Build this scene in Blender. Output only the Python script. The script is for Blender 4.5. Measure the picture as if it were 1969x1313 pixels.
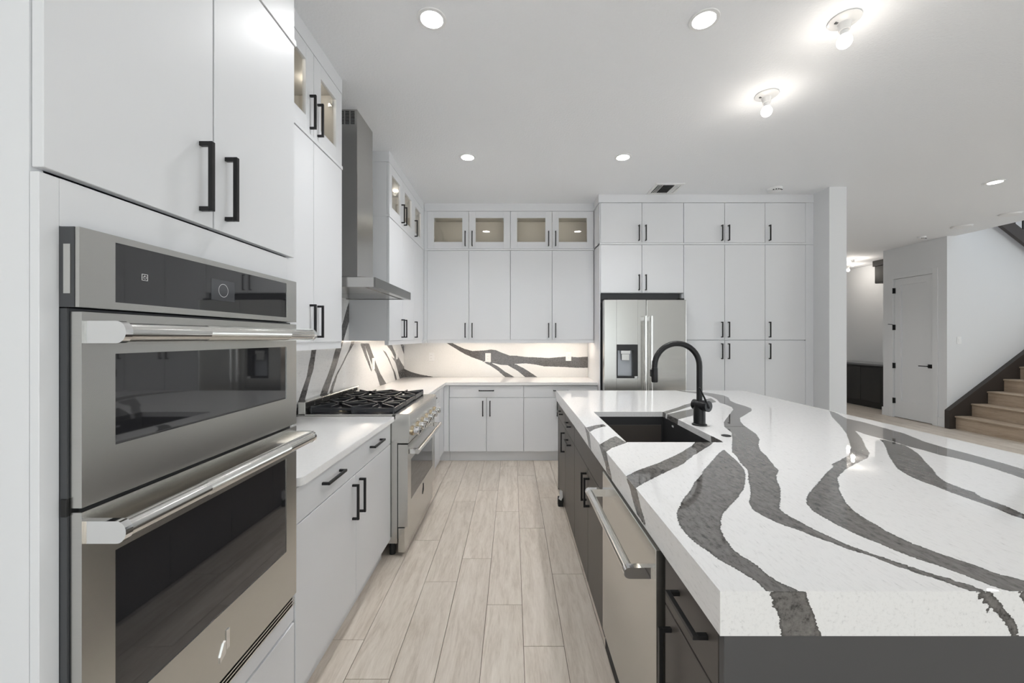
import bpy, bmesh, math, random
import numpy as np
from mathutils import Vector, Matrix

# ------------------------------------------------------------------ reset
for o in list(bpy.data.objects):
    bpy.data.objects.remove(o, do_unlink=True)
scene = bpy.context.scene
COL = scene.collection
random.seed(7)
PI = math.pi

# ------------------------------------------------------------------ camera
EYE = 1.435
cam_d = bpy.data.cameras.new('camera')
cam_d.sensor_width = 36.0
cam_d.lens = 14.005
cam_d.shift_x = -1.5 / 1969
cam_d.shift_y = -7.5 / 1969
cam_d.clip_start = 0.02
cam_d.clip_end = 60
cam = bpy.data.objects.new('camera', cam_d)
COL.objects.link(cam)
cam.location = (0, 0, EYE)
cam.rotation_euler = (PI / 2, 0, 0)
scene.camera = cam

scene.cycles.diffuse_bounces = 7
scene.cycles.max_bounces = 14

# ------------------------------------------------------------------ colour management
scene.view_settings.view_transform = 'Standard'
scene.view_settings.look = 'None'
scene.view_settings.gamma = 1.0
scene.view_settings.use_curve_mapping = False
scene.view_settings.exposure = EXPO = 0.40

# ------------------------------------------------------------------ world (overcast sky outside the added glass doors)
world = bpy.data.worlds.new('world')
scene.world = world
world.use_nodes = True
bg = world.node_tree.nodes['Background']
bg.inputs[0].default_value = (0.86, 0.93, 1.0, 1)
bg.inputs[1].default_value = 0.8

def area_light(name, loc, rot, sx, sy, power, color=(1, 1, 1)):
    d = bpy.data.lights.new(name, 'AREA')
    d.shape = 'RECTANGLE'; d.size = sx; d.size_y = sy
    d.energy = power; d.color = color
    o = bpy.data.objects.new(name, d); COL.objects.link(o)
    o.location = loc; o.rotation_euler = rot
    return o

# added daylight lamps at the added doors and windows, plus a stairwell fill
DAY = (0.905, 0.955, 1.0)
area_light('added_daylight_rear', (1.0, -3.45, 1.35), (PI / 2 + math.radians(17), 0, 0), 4.4, 2.5, 50, DAY)
area_light('added_daylight_right', (10.35, 0.6, 1.5), (PI / 2 + math.radians(20), 0, PI / 2), 5.6, 2.3, 155, DAY)
area_light('added_fill_stairwell', (8.9, 5.7, 5.3), (0, 0, 0), 1.6, 0.9, 24, DAY)  # fill lamp inside the closed shaft, added to brighten the hall
# sun added to bounce off the floor behind the camera and brighten the ceiling
sun_d = bpy.data.lights.new('sun', 'SUN'); sun_d.energy = 14; sun_d.angle = math.radians(2); sun_d.color = (0.96, 0.98, 1.0)
sun = bpy.data.objects.new('sun', sun_d); COL.objects.link(sun)
sun.location = (1.3, -6, 8); sun.rotation_euler = (math.radians(32), 0, 0)

# ------------------------------------------------------------------ materials
M = {}
def newmat(name):
    m = bpy.data.materials.new(name); m.use_nodes = True
    nt = m.node_tree
    b = nt.nodes['Principled BSDF']
    M[name] = m
    return m, nt, b
def simple(name, col, rough=0.5, metal=0.0, coat=0.0, emit=None, estr=0.0, spec=None):
    m, nt, b = newmat(name)
    b.inputs['Base Color'].default_value = (*col, 1)
    b.inputs['Roughness'].default_value = rough
    b.inputs['Metallic'].default_value = metal
    b.inputs['Coat Weight'].default_value = coat
    if spec is not None: b.inputs['Specular IOR Level'].default_value = spec
    if emit:
        b.inputs['Emission Color'].default_value = (*emit, 1)
        b.inputs['Emission Strength'].default_value = estr
    return m, nt, b
def N(nt, t, **kw):
    n = nt.nodes.new(t)
    for k, v in kw.items(): setattr(n, k, v)
    return n
def coords(nt, scale=(1, 1, 1), out='Object'):
    tc = N(nt, 'ShaderNodeTexCoord'); mp = N(nt, 'ShaderNodeMapping')
    mp.inputs['Scale'].default_value = scale
    nt.links.new(tc.outputs[out], mp.inputs[0])
    return mp.outputs[0]
def noise(nt, vec, scale, detail=2.0, rough=0.5):
    n = N(nt, 'ShaderNodeTexNoise')
    n.inputs['Scale'].default_value = scale; n.inputs['Detail'].default_value = detail
    n.inputs['Roughness'].default_value = rough
    nt.links.new(vec, n.inputs['Vector'])
    return n
def ramp(nt, fac, stops):
    r = N(nt, 'ShaderNodeValToRGB')
    el = r.color_ramp.elements
    el[0].position, el[0].color = stops[0][0], (*stops[0][1], 1)
    el[1].position, el[1].color = stops[-1][0], (*stops[-1][1], 1)
    for p, c in stops[1:-1]:
        e = el.new(p); e.color = (*c, 1)
    nt.links.new(fac, r.inputs[0])
    return r.outputs[0]
def maprange(nt, v, a, b, c, d, clamp=True):
    n = N(nt, 'ShaderNodeMapRange'); n.clamp = clamp
    nt.links.new(v, n.inputs[0])
    for i, x in zip((1, 2, 3, 4), (a, b, c, d)): n.inputs[i].default_value = x
    return n.outputs[0]
def mathn(nt, op, a, b):
    n = N(nt, 'ShaderNodeMath'); n.operation = op
    for i, x in enumerate((a, b)):
        if isinstance(x, (int, float)): n.inputs[i].default_value = x
        else: nt.links.new(x, n.inputs[i])
    return n.outputs[0]
def mixc(nt, fac, a, b, mode='MIX'):
    n = N(nt, 'ShaderNodeMix'); n.data_type = 'RGBA'; n.blend_type = mode
    for sock, x in ((n.inputs[0], fac), (n.inputs[6], a), (n.inputs[7], b)):
        if isinstance(x, (int, float)): sock.default_value = x
        elif isinstance(x, tuple): sock.default_value = (*x, 1)
        else: nt.links.new(x, sock)
    return n.outputs[2]
def bump(nt, b, h, strength=0.1, dist=0.01):
    n = N(nt, 'ShaderNodeBump'); n.inputs['Strength'].default_value = strength
    n.inputs['Distance'].default_value = dist
    nt.links.new(h, n.inputs['Height']); nt.links.new(n.outputs[0], b.inputs['Normal'])

# painted plaster
def plaster(name, col, sc, st, rough=0.75):
    m, nt, b = simple(name, col, rough)
    v = coords(nt)
    bump(nt, b, noise(nt, v, sc, 3).outputs[0], st, 0.004)
plaster('wall_paint', (0.735, 0.745, 0.757), 180, 0.12)
plaster('ceiling_paint', (0.84, 0.855, 0.875), 70, 0.6)
simple('trim_white', (0.74, 0.75, 0.76), 0.4)
# lacquered cabinet doors
m, nt, b = simple('cabinet_white', (0.735, 0.745, 0.763), 0.38)
simple('cabinet_inside', (0.50, 0.48, 0.445), 0.55)
m, nt, b = simple('cabinet_brown', (0.072, 0.062, 0.055), 0.42)
v = coords(nt, (3, 3, 60)); bump(nt, b, noise(nt, v, 6, 2).outputs[0], 0.04, 0.002)
m, nt, b = simple('panel_charcoal', (0.064, 0.063, 0.065), 0.48)
simple('cabinet_dark', (0.022, 0.021, 0.020), 0.45)
simple('black_metal', (0.012, 0.012, 0.013), 0.38, 0.3)
simple('black_plain', (0.008, 0.008, 0.008), 0.6)
simple('cast_iron', (0.028, 0.029, 0.033), 0.34)
simple('white_plastic', (0.80, 0.80, 0.80), 0.35)
simple('grey_slot', (0.12, 0.12, 0.12), 0.6)
simple('oven_side', (0.055, 0.057, 0.062), 0.45)
simple('black_glass', (0.018, 0.018, 0.020), 0.03, 0, 0, spec=1.0)
simple('display_glass', (0.075, 0.078, 0.085), 0.08)
simple('bar_top', (0.16, 0.165, 0.17), 0.15)
simple('dispenser_black', (0.012, 0.012, 0.013), 0.35)
simple('icon_grey', (0.75, 0.75, 0.75), 0.4)
simple('chrome', (0.86, 0.86, 0.86), 0.06, 1.0)
simple('bronze_ring', (0.58, 0.49, 0.35), 0.22, 1.0)
simple('porcelain', (0.82, 0.81, 0.80), 0.25)
simple('sub_floor', (0.14, 0.11, 0.085), 0.9)
simple('stair_dark', (0.045, 0.037, 0.033), 0.4)
simple('dispenser_panel', (0.42, 0.44, 0.47), 0.3, 0.4)
# sink composite
m, nt, b = simple('sink_granite', (0.018, 0.018, 0.019), 0.5)
v = coords(nt); f = noise(nt, v, 900, 2).outputs[0]
nt.links.new(ramp(nt, f, [(0.35, (0.012, 0.012, 0.013)), (0.75, (0.05, 0.05, 0.052))]), b.inputs['Base Color'])
# brushed stainless steel, horizontal brushing
def steel(name, col, r0, r1):
    m, nt, b = simple(name, col, 0.3, 1.0)
    b.inputs['Roughness'].default_value = (r0 + r1) / 2
    g = noise(nt, coords(nt, (3, 3, 300)), 2.0, 2).outputs[0]
    nt.links.new(mixc(nt, maprange(nt, g, 0.3, 0.7, 0, 1), tuple(c * 0.975 for c in col), tuple(min(1, c * 1.025) for c in col)), b.inputs['Base Color'])
steel('stainless', (0.60, 0.595, 0.57), 0.24, 0.29)
steel('stainless_dark', (0.17, 0.168, 0.163), 0.24, 0.30)
steel('stainless_hood', (0.46, 0.455, 0.44), 0.24, 0.30)
simple('steel_bar', (0.72, 0.715, 0.69), 0.17, 1.0)
# glass of cabinet doors
def clear_glass(name, refl=1.0):
    m, nt, b = newmat(name)
    nt.nodes.remove(b)
    out = nt.nodes['Material Output']
    tr = N(nt, 'ShaderNodeBsdfTransparent'); tr.inputs[0].default_value = (0.93, 0.93, 0.91, 1)
    gl = N(nt, 'ShaderNodeBsdfGlossy'); gl.inputs['Roughness'].default_value = 0.01
    lw = N(nt, 'ShaderNodeLayerWeight'); lw.inputs[0].default_value = 0.5
    fr5 = mathn(nt, 'MULTIPLY_ADD', mathn(nt, 'POWER', lw.outputs['Facing'], 5.0), 0.95)
    fr5.node.inputs[2].default_value = 0.045
    mx = N(nt, 'ShaderNodeMixShader')
    nt.links.new(fr5, mx.inputs[0]); nt.links.new(tr.outputs[0], mx.inputs[1]); nt.links.new(gl.outputs[0], mx.inputs[2])
    nt.links.new(mx.outputs[0], out.inputs[0])
clear_glass('pane_glass')
simple('led_white', (1, 1, 1), 0.5, emit=(1.0, 0.98, 0.95), estr=18)
simple('led_warm', (1, 1, 1), 0.5, emit=(1.0, 0.86, 0.70), estr=9)
simple('bulb_glow', (1, 1, 1), 0.5, emit=(1.0, 0.95, 0.89), estr=7)
# plain white quartz of the perimeter worktops
m, nt, b = simple('quartz_white', (0.80, 0.79, 0.785), 0.10)
v = coords(nt); f = noise(nt, v, 60, 4).outputs[0]
nt.links.new(ramp(nt, f, [(0.3, (0.785, 0.78, 0.775)), (0.6, (0.81, 0.805, 0.80))]), b.inputs['Base Color'])
# veined quartz: the mesh carries the signed distance to the vein edge, noise roughens that edge
def veined(name, rough, white, dark):
    m, nt, b = simple(name, white, rough)
    at = N(nt, 'ShaderNodeAttribute'); at.attribute_name = 'vein'
    v = coords(nt)
    n1 = noise(nt, coords(nt, (0.45, 1.0, 1.0)), 190, 3, 0.65).outputs[0]
    n2 = noise(nt, v, 22, 2).outputs[0]
    wob = mathn(nt, 'ADD', mathn(nt, 'MULTIPLY', mathn(nt, 'SUBTRACT', n1, 0.5), 0.013), mathn(nt, 'MULTIPLY', mathn(nt, 'SUBTRACT', n2, 0.5), 0.005))
    d = mathn(nt, 'ADD', mathn(nt, 'ADD', at.outputs['Fac'], wob), 0.001)
    mask = maprange(nt, d, 0.0, 0.0008, 0, 1)
    # body of the vein: mottled charcoal, darker line along the rim
    st = coords(nt, (1.0, 0.45, 1.0))
    mott = noise(nt, st, 75, 8, 0.72).outputs[0]
    body = ramp(nt, mott, [(0.33, tuple(c * 0.28 for c in dark)), (0.47, dark), (0.68, tuple(c * 1.45 for c in dark)), (0.86, tuple(min(1, c * 3.2) for c in dark))])
    rim = maprange(nt, d, 0.0, 0.006, 0.35, 1.0)
    body = mixc(nt, 1.0, body, rim, 'MULTIPLY')
    # faint grey flecks in the white
    fl = noise(nt, coords(nt, (1, 0.25, 1)), 120, 4, 0.7).outputs[0]
    ground = ramp(nt, fl, [(0.24, tuple(c * 0.55 for c in white)), (0.36, tuple(c * 0.93 for c in white)), (0.5, white)])
    nt.links.new(mixc(nt, mask, ground, body), b.inputs['Base Color'])
veined('quartz_veined', 0.018, (0.80, 0.795, 0.79), (0.135, 0.128, 0.122))
veined('quartz_splash', 0.09, (0.78, 0.775, 0.765), (0.105, 0.10, 0.098))
# oak planks
def wood(name, c0, c1, c2, along, rough=0.42, rnd=True):
    m, nt, b = simple(name, c1, rough)
    tc = N(nt, 'ShaderNodeTexCoord'); oi = N(nt, 'ShaderNodeObjectInfo')
    add = N(nt, 'ShaderNodeVectorMath'); add.operation = 'ADD'
    sc = N(nt, 'ShaderNodeVectorMath'); sc.operation = 'SCALE'; sc.inputs[3].default_value = 37.0
    cb = N(nt, 'ShaderNodeCombineXYZ')
    for i in range(3): nt.links.new(oi.outputs['Random'], cb.inputs[i])
    nt.links.new(cb.outputs[0], sc.inputs[0])
    nt.links.new(tc.outputs['Object'], add.inputs[0]); nt.links.new(sc.outputs[0], add.inputs[1])
    mp = N(nt, 'ShaderNodeMapping'); mp.inputs['Scale'].default_value = along
    nt.links.new(add.outputs[0], mp.inputs[0])
    n1 = N(nt, 'ShaderNodeTexNoise'); n1.inputs['Scale'].default_value = 3.0; n1.inputs['Detail'].default_value = 5
    n1.inputs['Distortion'].default_value = 1.2; n1.inputs['Roughness'].default_value = 0.6
    nt.links.new(mp.outputs[0], n1.inputs['Vector'])
    mp2 = N(nt, 'ShaderNodeMapping'); mp2.inputs['Scale'].default_value = tuple(a * 4 for a in along)
    nt.links.new(add.outputs[0], mp2.inputs[0])
    n2 = N(nt, 'ShaderNodeTexNoise'); n2.inputs['Scale'].default_value = 6.0; n2.inputs['Detail'].default_value = 3
    nt.links.new(mp2.outputs[0], n2.inputs['Vector'])
    f = mathn(nt, 'ADD', mathn(nt, 'MULTIPLY', n1.outputs[0], 0.7), mathn(nt, 'MULTIPLY', n2.outputs[0], 0.3))
    c = ramp(nt, f, [(0.30, c0), (0.5, c1), (0.70, c2)])
    tone = maprange(nt, oi.outputs['Random'], 0, 1, 0.93, 1.05)
    c = mixc(nt, 1.0, c, tone, 'MULTIPLY')
    nt.links.new(c, b.inputs['Base Color'])
    bump(nt, b, n2.outputs[0], 0.05, 0.002)
wood('oak_floor', (0.45, 0.385, 0.322), (0.595, 0.53, 0.462), (0.69, 0.63, 0.56), (7, 0.8, 7))
wood('oak_stair', (0.36, 0.27, 0.19), (0.46, 0.365, 0.275), (0.55, 0.45, 0.35), (7, 0.8, 7))

# ------------------------------------------------------------------ mesh helpers
ORG = {}
def link(o, parent=None):
    COL.objects.link(o)
    if parent is not None: o.parent = parent
    return o
def thing(name, label, cat, loc=(0, 0, 0), group=None, kind=None):
    o = bpy.data.objects.new(name, None); COL.objects.link(o)
    o.empty_display_size = 0.1
    o.location = loc; ORG[o.name] = Vector(loc)
    tag(o, label, cat, group, kind)
    return o
def tag(o, label=None, cat=None, group=None, kind=None):
    if label: o['label'] = label
    if cat: o['category'] = cat
    if group: o['group'] = group
    if kind: o['kind'] = kind
    return o
def org(p): return ORG.get(p.name, Vector((0, 0, 0))) if p is not None else Vector((0, 0, 0))
def obj(name, bm, mat, parent=None, smooth=False, label=None, cat=None, group=None, kind=None, base=None):
    """bmesh in world coordinates -> one mesh object; parts sit in their thing's frame"""
    off = org(parent) if parent is not None else (Vector(base) if base is not None else None)
    if off is None:
        bm.verts.ensure_lookup_table()
        xs = [v.co for v in bm.verts]
        off = Vector((sum(c.x for c in xs) / len(xs), sum(c.y for c in xs) / len(xs), min(c.z for c in xs)))
    bmesh.ops.translate(bm, vec=-off, verts=bm.verts)
    bmesh.ops.recalc_face_normals(bm, faces=bm.faces)
    me = bpy.data.meshes.new(name)
    bm.to_mesh(me); bm.free()
    me.materials.append(M[mat])
    if smooth:
        me.shade_smooth()
        try: me.set_sharp_from_angle(angle=math.radians(40))
        except Exception: pass
    o = bpy.data.objects.new(name, me); link(o, parent)
    if parent is None: o.location = off
    ORG[o.name] = off
    return tag(o, label, cat, group, kind)
def box(bm, x0, x1, y0, y1, z0, z1, bev=0.0, seg=1):
    if x0 > x1: x0, x1 = x1, x0
    if y0 > y1: y0, y1 = y1, y0
    if z0 > z1: z0, z1 = z1, z0
    r = bmesh.ops.create_cube(bm, size=1.0)
    vs = r['verts']
    for v in vs:
        v.co = Vector(((x0 + x1) / 2 + v.co.x * (x1 - x0), (y0 + y1) / 2 + v.co.y * (y1 - y0), (z0 + z1) / 2 + v.co.z * (z1 - z0)))
    if bev > 0:
        es = list({e for v in vs for e in v.link_edges})
        bmesh.ops.bevel(bm, geom=es, offset=bev, segments=seg, profile=0.5, affect='EDGES')
    return bm
def nb(): return bmesh.new()
def bx(*a, **k): return box(nb(), *a, **k)
def cyl(bm, p0, p1, r0, r1=None, seg=20, caps=True):
    p0, p1 = Vector(p0), Vector(p1)
    if r1 is None: r1 = r0
    d = p1 - p0
    q = Vector((0, 0, 1)).rotation_difference(d.normalized()).to_matrix().to_4x4()
    mat = Matrix.Translation((p0 + p1) / 2) @ q
    bmesh.ops.create_cone(bm, cap_ends=caps, segments=seg, radius1=r0, radius2=r1, depth=d.length, matrix=mat)
    return bm
def lathe(bm, prof, c, seg=28, axis='Z', flip=1):
    """profile [(r, h)] turned round an axis through c"""
    rings = []
    for r, h in prof:
        ring = []
        for i in range(seg):
            a = 2 * PI * i / seg
            u, w = r * math.cos(a), r * math.sin(a)
            p = {'Z': (u, w, h * flip), 'X': (h * flip, u, w), 'Y': (u, h * flip, w)}[axis]
            ring.append(bm.verts.new(Vector(c) + Vector(p)))
        rings.append(ring)
    for a, b2 in zip(rings, rings[1:]):
        for i in range(seg):
            bm.faces.new((a[i], a[(i + 1) % seg], b2[(i + 1) % seg], b2[i]))
    for ring in (rings[0], rings[-1]):
        try: bm.faces.new(ring)
        except ValueError: pass
    return bm
def tube(bm, pts, r, seg=16, radii=None):
    pts = [Vector(p) for p in pts]
    rings = []; up = None
    for i, p in enumerate(pts):
        t = (pts[min(i + 1, len(pts) - 1)] - pts[max(i - 1, 0)]).normalized()
        if up is None:
            up = t.orthogonal().normalized()
        else:
            up = (up - t * up.dot(t)).normalized()
        w = t.cross(up)
        rr = radii[i] if radii else r
        rings.append([bm.verts.new(p + up * rr * math.cos(2 * PI * k / seg) + w * rr * math.sin(2 * PI * k / seg)) for k in range(seg)])
    for a, b2 in zip(rings, rings[1:]):
        for k in range(seg): bm.faces.new((a[k], a[(k + 1) % seg], b2[(k + 1) % seg], b2[k]))
    bm.faces.new(rings[0]); bm.faces.new(rings[-1])
    return bm
def prism(bm, poly, fn, h0, h1):
    """poly [(a,b)] extruded from h0 to h1, fn(a,b,h)->xyz"""
    lo = [bm.verts.new(fn(a, b2, h0)) for a, b2 in poly]
    hi = [bm.verts.new(fn(a, b2, h1)) for a, b2 in poly]
    n = len(poly)
    bm.faces.new(lo); bm.faces.new(hi)
    for i in range(n): bm.faces.new((lo[i], lo[(i + 1) % n], hi[(i + 1) % n], hi[i]))
    return bm
# faces of the cabinet runs: u along the run, d out of the front plane p
class Run:
    def __init__(s, facing, p): s.f, s.p = facing, p
    def box(s, bm, u0, u1, d0, d1, z0, z1, bev=0.0, seg=1):
        p = s.p
        if s.f == '-Y': return box(bm, u0, u1, p - d0, p - d1, z0, z1, bev, seg)
        if s.f == '+X': return box(bm, p + d0, p + d1, u0, u1, z0, z1, bev, seg)
        if s.f == '-X': return box(bm, p - d0, p - d1, u0, u1, z0, z1, bev, seg)
    def pt(s, u, d, z):
        if s.f == '-Y': return Vector((u, s.p - d, z))
        if s.f == '+X': return Vector((s.p + d, u, z))
        return Vector((s.p - d, u, z))
    def rot(s): return {'-Y': 0.0, '+X': PI / 2, '-X': -PI / 2}[s.f]
PULL = {}
def pull_mesh(L, horiz, w=0.011, proj=0.034):
    k = (round(L, 3), horiz, w, proj)
    if k in PULL: return PULL[k]
    bm = nb(); h = L / 2
    def b3(a0, a1, y0, y1):
        if horiz: box(bm, a0, a1, y0, y1, -w / 2, w / 2, 0.0008)
        else: box(bm, -w / 2, w / 2, y0, y1, a0, a1, 0.0008)
    b3(-h, h, -proj, -proj + w)
    b3(-h, -h + w, -proj + w, 0); b3(h - w, h, -proj + w, 0)
    me = bpy.data.meshes.new('handle'); bm.to_mesh(me); bm.free()
    me.materials.append(M['black_metal'])
    PULL[k] = me
    return me
def pull(run, u, z, parent, L=0.176, horiz=False):
    o = bpy.data.objects.new('handle', pull_mesh(L, horiz)); link(o, parent)
    o.location = run.pt(u, 0, z) - org(parent)
    o.rotation_euler = (0, 0, run.rot())
    return o
GAP = 0.0024
def door(run, u0, u1, z0, z1, parent, mat='cabinet_white', hu=None, hz=None, hh=False, L=0.176, name='door', thick=0.02, two=None):
    bm = nb(); run.box(bm, u0 + GAP, u1 - GAP, -thick, 0, z0 + GAP, z1 - GAP, 0.0012)
    d = obj(name, bm, mat, parent)
    if hu is not None: pull(run, hu, hz, d, L, hh)
    if two is not None: pull(run, two, hz, d, L, hh)
    return d
def glass_door(run, u0, u1, z0, z1, parent, hu=None, hz=None, st=0.078):
    bm = nb(); a, b2, c, e = u0 + GAP, u1 - GAP, z0 + GAP, z1 - GAP
    run.box(bm, a, a + st, -0.02, 0, c, e, 0.0012); run.box(bm, b2 - st, b2, -0.02, 0, c, e, 0.0012)
    run.box(bm, a + st, b2 - st, -0.02, 0, c, c + st, 0.0012); run.box(bm, a + st, b2 - st, -0.02, 0, e - st, e, 0.0012)
    d = obj('door', bm, 'cabinet_white', parent)
    bm = nb(); run.box(bm, a + st - 0.006, b2 - st + 0.006, -0.014, -0.010, c + st - 0.006, e - st + 0.006)
    obj('glass_pane', bm, 'pane_glass', d)
    if hu is not None: pull(run, hu, hz, d, 0.18)
    return d
def spot(loc, power, size, blend, color, parent=None, rad=0.05, name='lamp_light'):
    d = bpy.data.lights.new(name, 'SPOT'); d.energy = power; d.spot_size = size; d.spot_blend = blend
    d.color = color; d.shadow_soft_size = rad
    o = bpy.data.objects.new(name, d); link(o, parent); o.location = Vector(loc) - org(parent)
    return o
def point(loc, power, color, parent=None, rad=0.03, name='lamp_light'):
    d = bpy.data.lights.new(name, 'POINT'); d.energy = power; d.color = color; d.shadow_soft_size = rad
    o = bpy.data.objects.new(name, d); link(o, parent); o.location = Vector(loc) - org(parent)
    return o
# ------------------------------------------------------------------ veined slabs
def sdf(P, polys):
    out = np.full(len(P), -1.0)
    for poly in polys:
        A = np.array(poly); B = np.roll(A, -1, 0)
        lo, hi = A.min(0) - 0.05, A.max(0) + 0.05
        idx = np.where((P[:, 0] > lo[0]) & (P[:, 0] < hi[0]) & (P[:, 1] > lo[1]) & (P[:, 1] < hi[1]))[0]
        if not len(idx): continue
        Q = P[idx]; best = np.full(len(Q), 9.0); ins = np.zeros(len(Q), bool)
        for a, b2 in zip(A, B):
            e = b2 - a; L = max(e @ e, 1e-12)
            t = np.clip(((Q - a) @ e) / L, 0, 1)
            best = np.minimum(best, np.linalg.norm(Q - (a + t[:, None] * e), axis=1))
            if a[1] != b2[1]:
                c = ((a[1] > Q[:, 1]) != (b2[1] > Q[:, 1])) & (Q[:, 0] < e[0] * (Q[:, 1] - a[1]) / e[1] + a[0])
                ins ^= c
        out[idx] = np.maximum(out[idx], np.where(ins, best, -best))
    return out
def steps(marks, res):
    r = [marks[0]]
    for a, b2 in zip(marks, marks[1:]):
        n = max(1, int(math.ceil((b2 - a) / res)))
        r += [a + (b2 - a) * (i + 1) / n for i in range(n)]
    return r
class Slab:
    def __init__(s): s.v, s.f, s.d = [], [], []
    def grid(s, us, vs, fn, polys, skip=None, flip=False):
        k = len(s.v); nu = len(us)
        P = np.array([(u, v) for v in vs for u in us])
        s.d += list(sdf(P, polys)) if polys else [-1.0] * len(P)
        s.v += [fn(u, v) for v in vs for u in us]
        for j in range(len(vs) - 1):
            for i in range(nu - 1):
                if skip and skip((us[i] + us[i + 1]) / 2, (vs[j] + vs[j + 1]) / 2): continue
                q = (k + j * nu + i, k + j * nu + i + 1, k + (j + 1) * nu + i + 1, k + (j + 1) * nu + i)
                s.f.append(q[::-1] if flip else q)
    def build(s, name, mat, parent=None, base=(0, 0, 0)):
        off = np.array(base)
        me = bpy.data.meshes.new(name)
        me.from_pydata([tuple(np.array(p) - off) for p in s.v], [], s.f)
        at = me.attributes.new('vein', 'FLOAT', 'POINT'); at.data.foreach_set('value', np.array(s.d, dtype=np.float32))
        me.materials.append(M[mat]); me.update()
        o = bpy.data.objects.new(name, me); link(o, parent)
        o.location = base if parent is None else Vector(base) - org(parent)
        ORG[o.name] = Vector(base)
        return o
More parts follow.
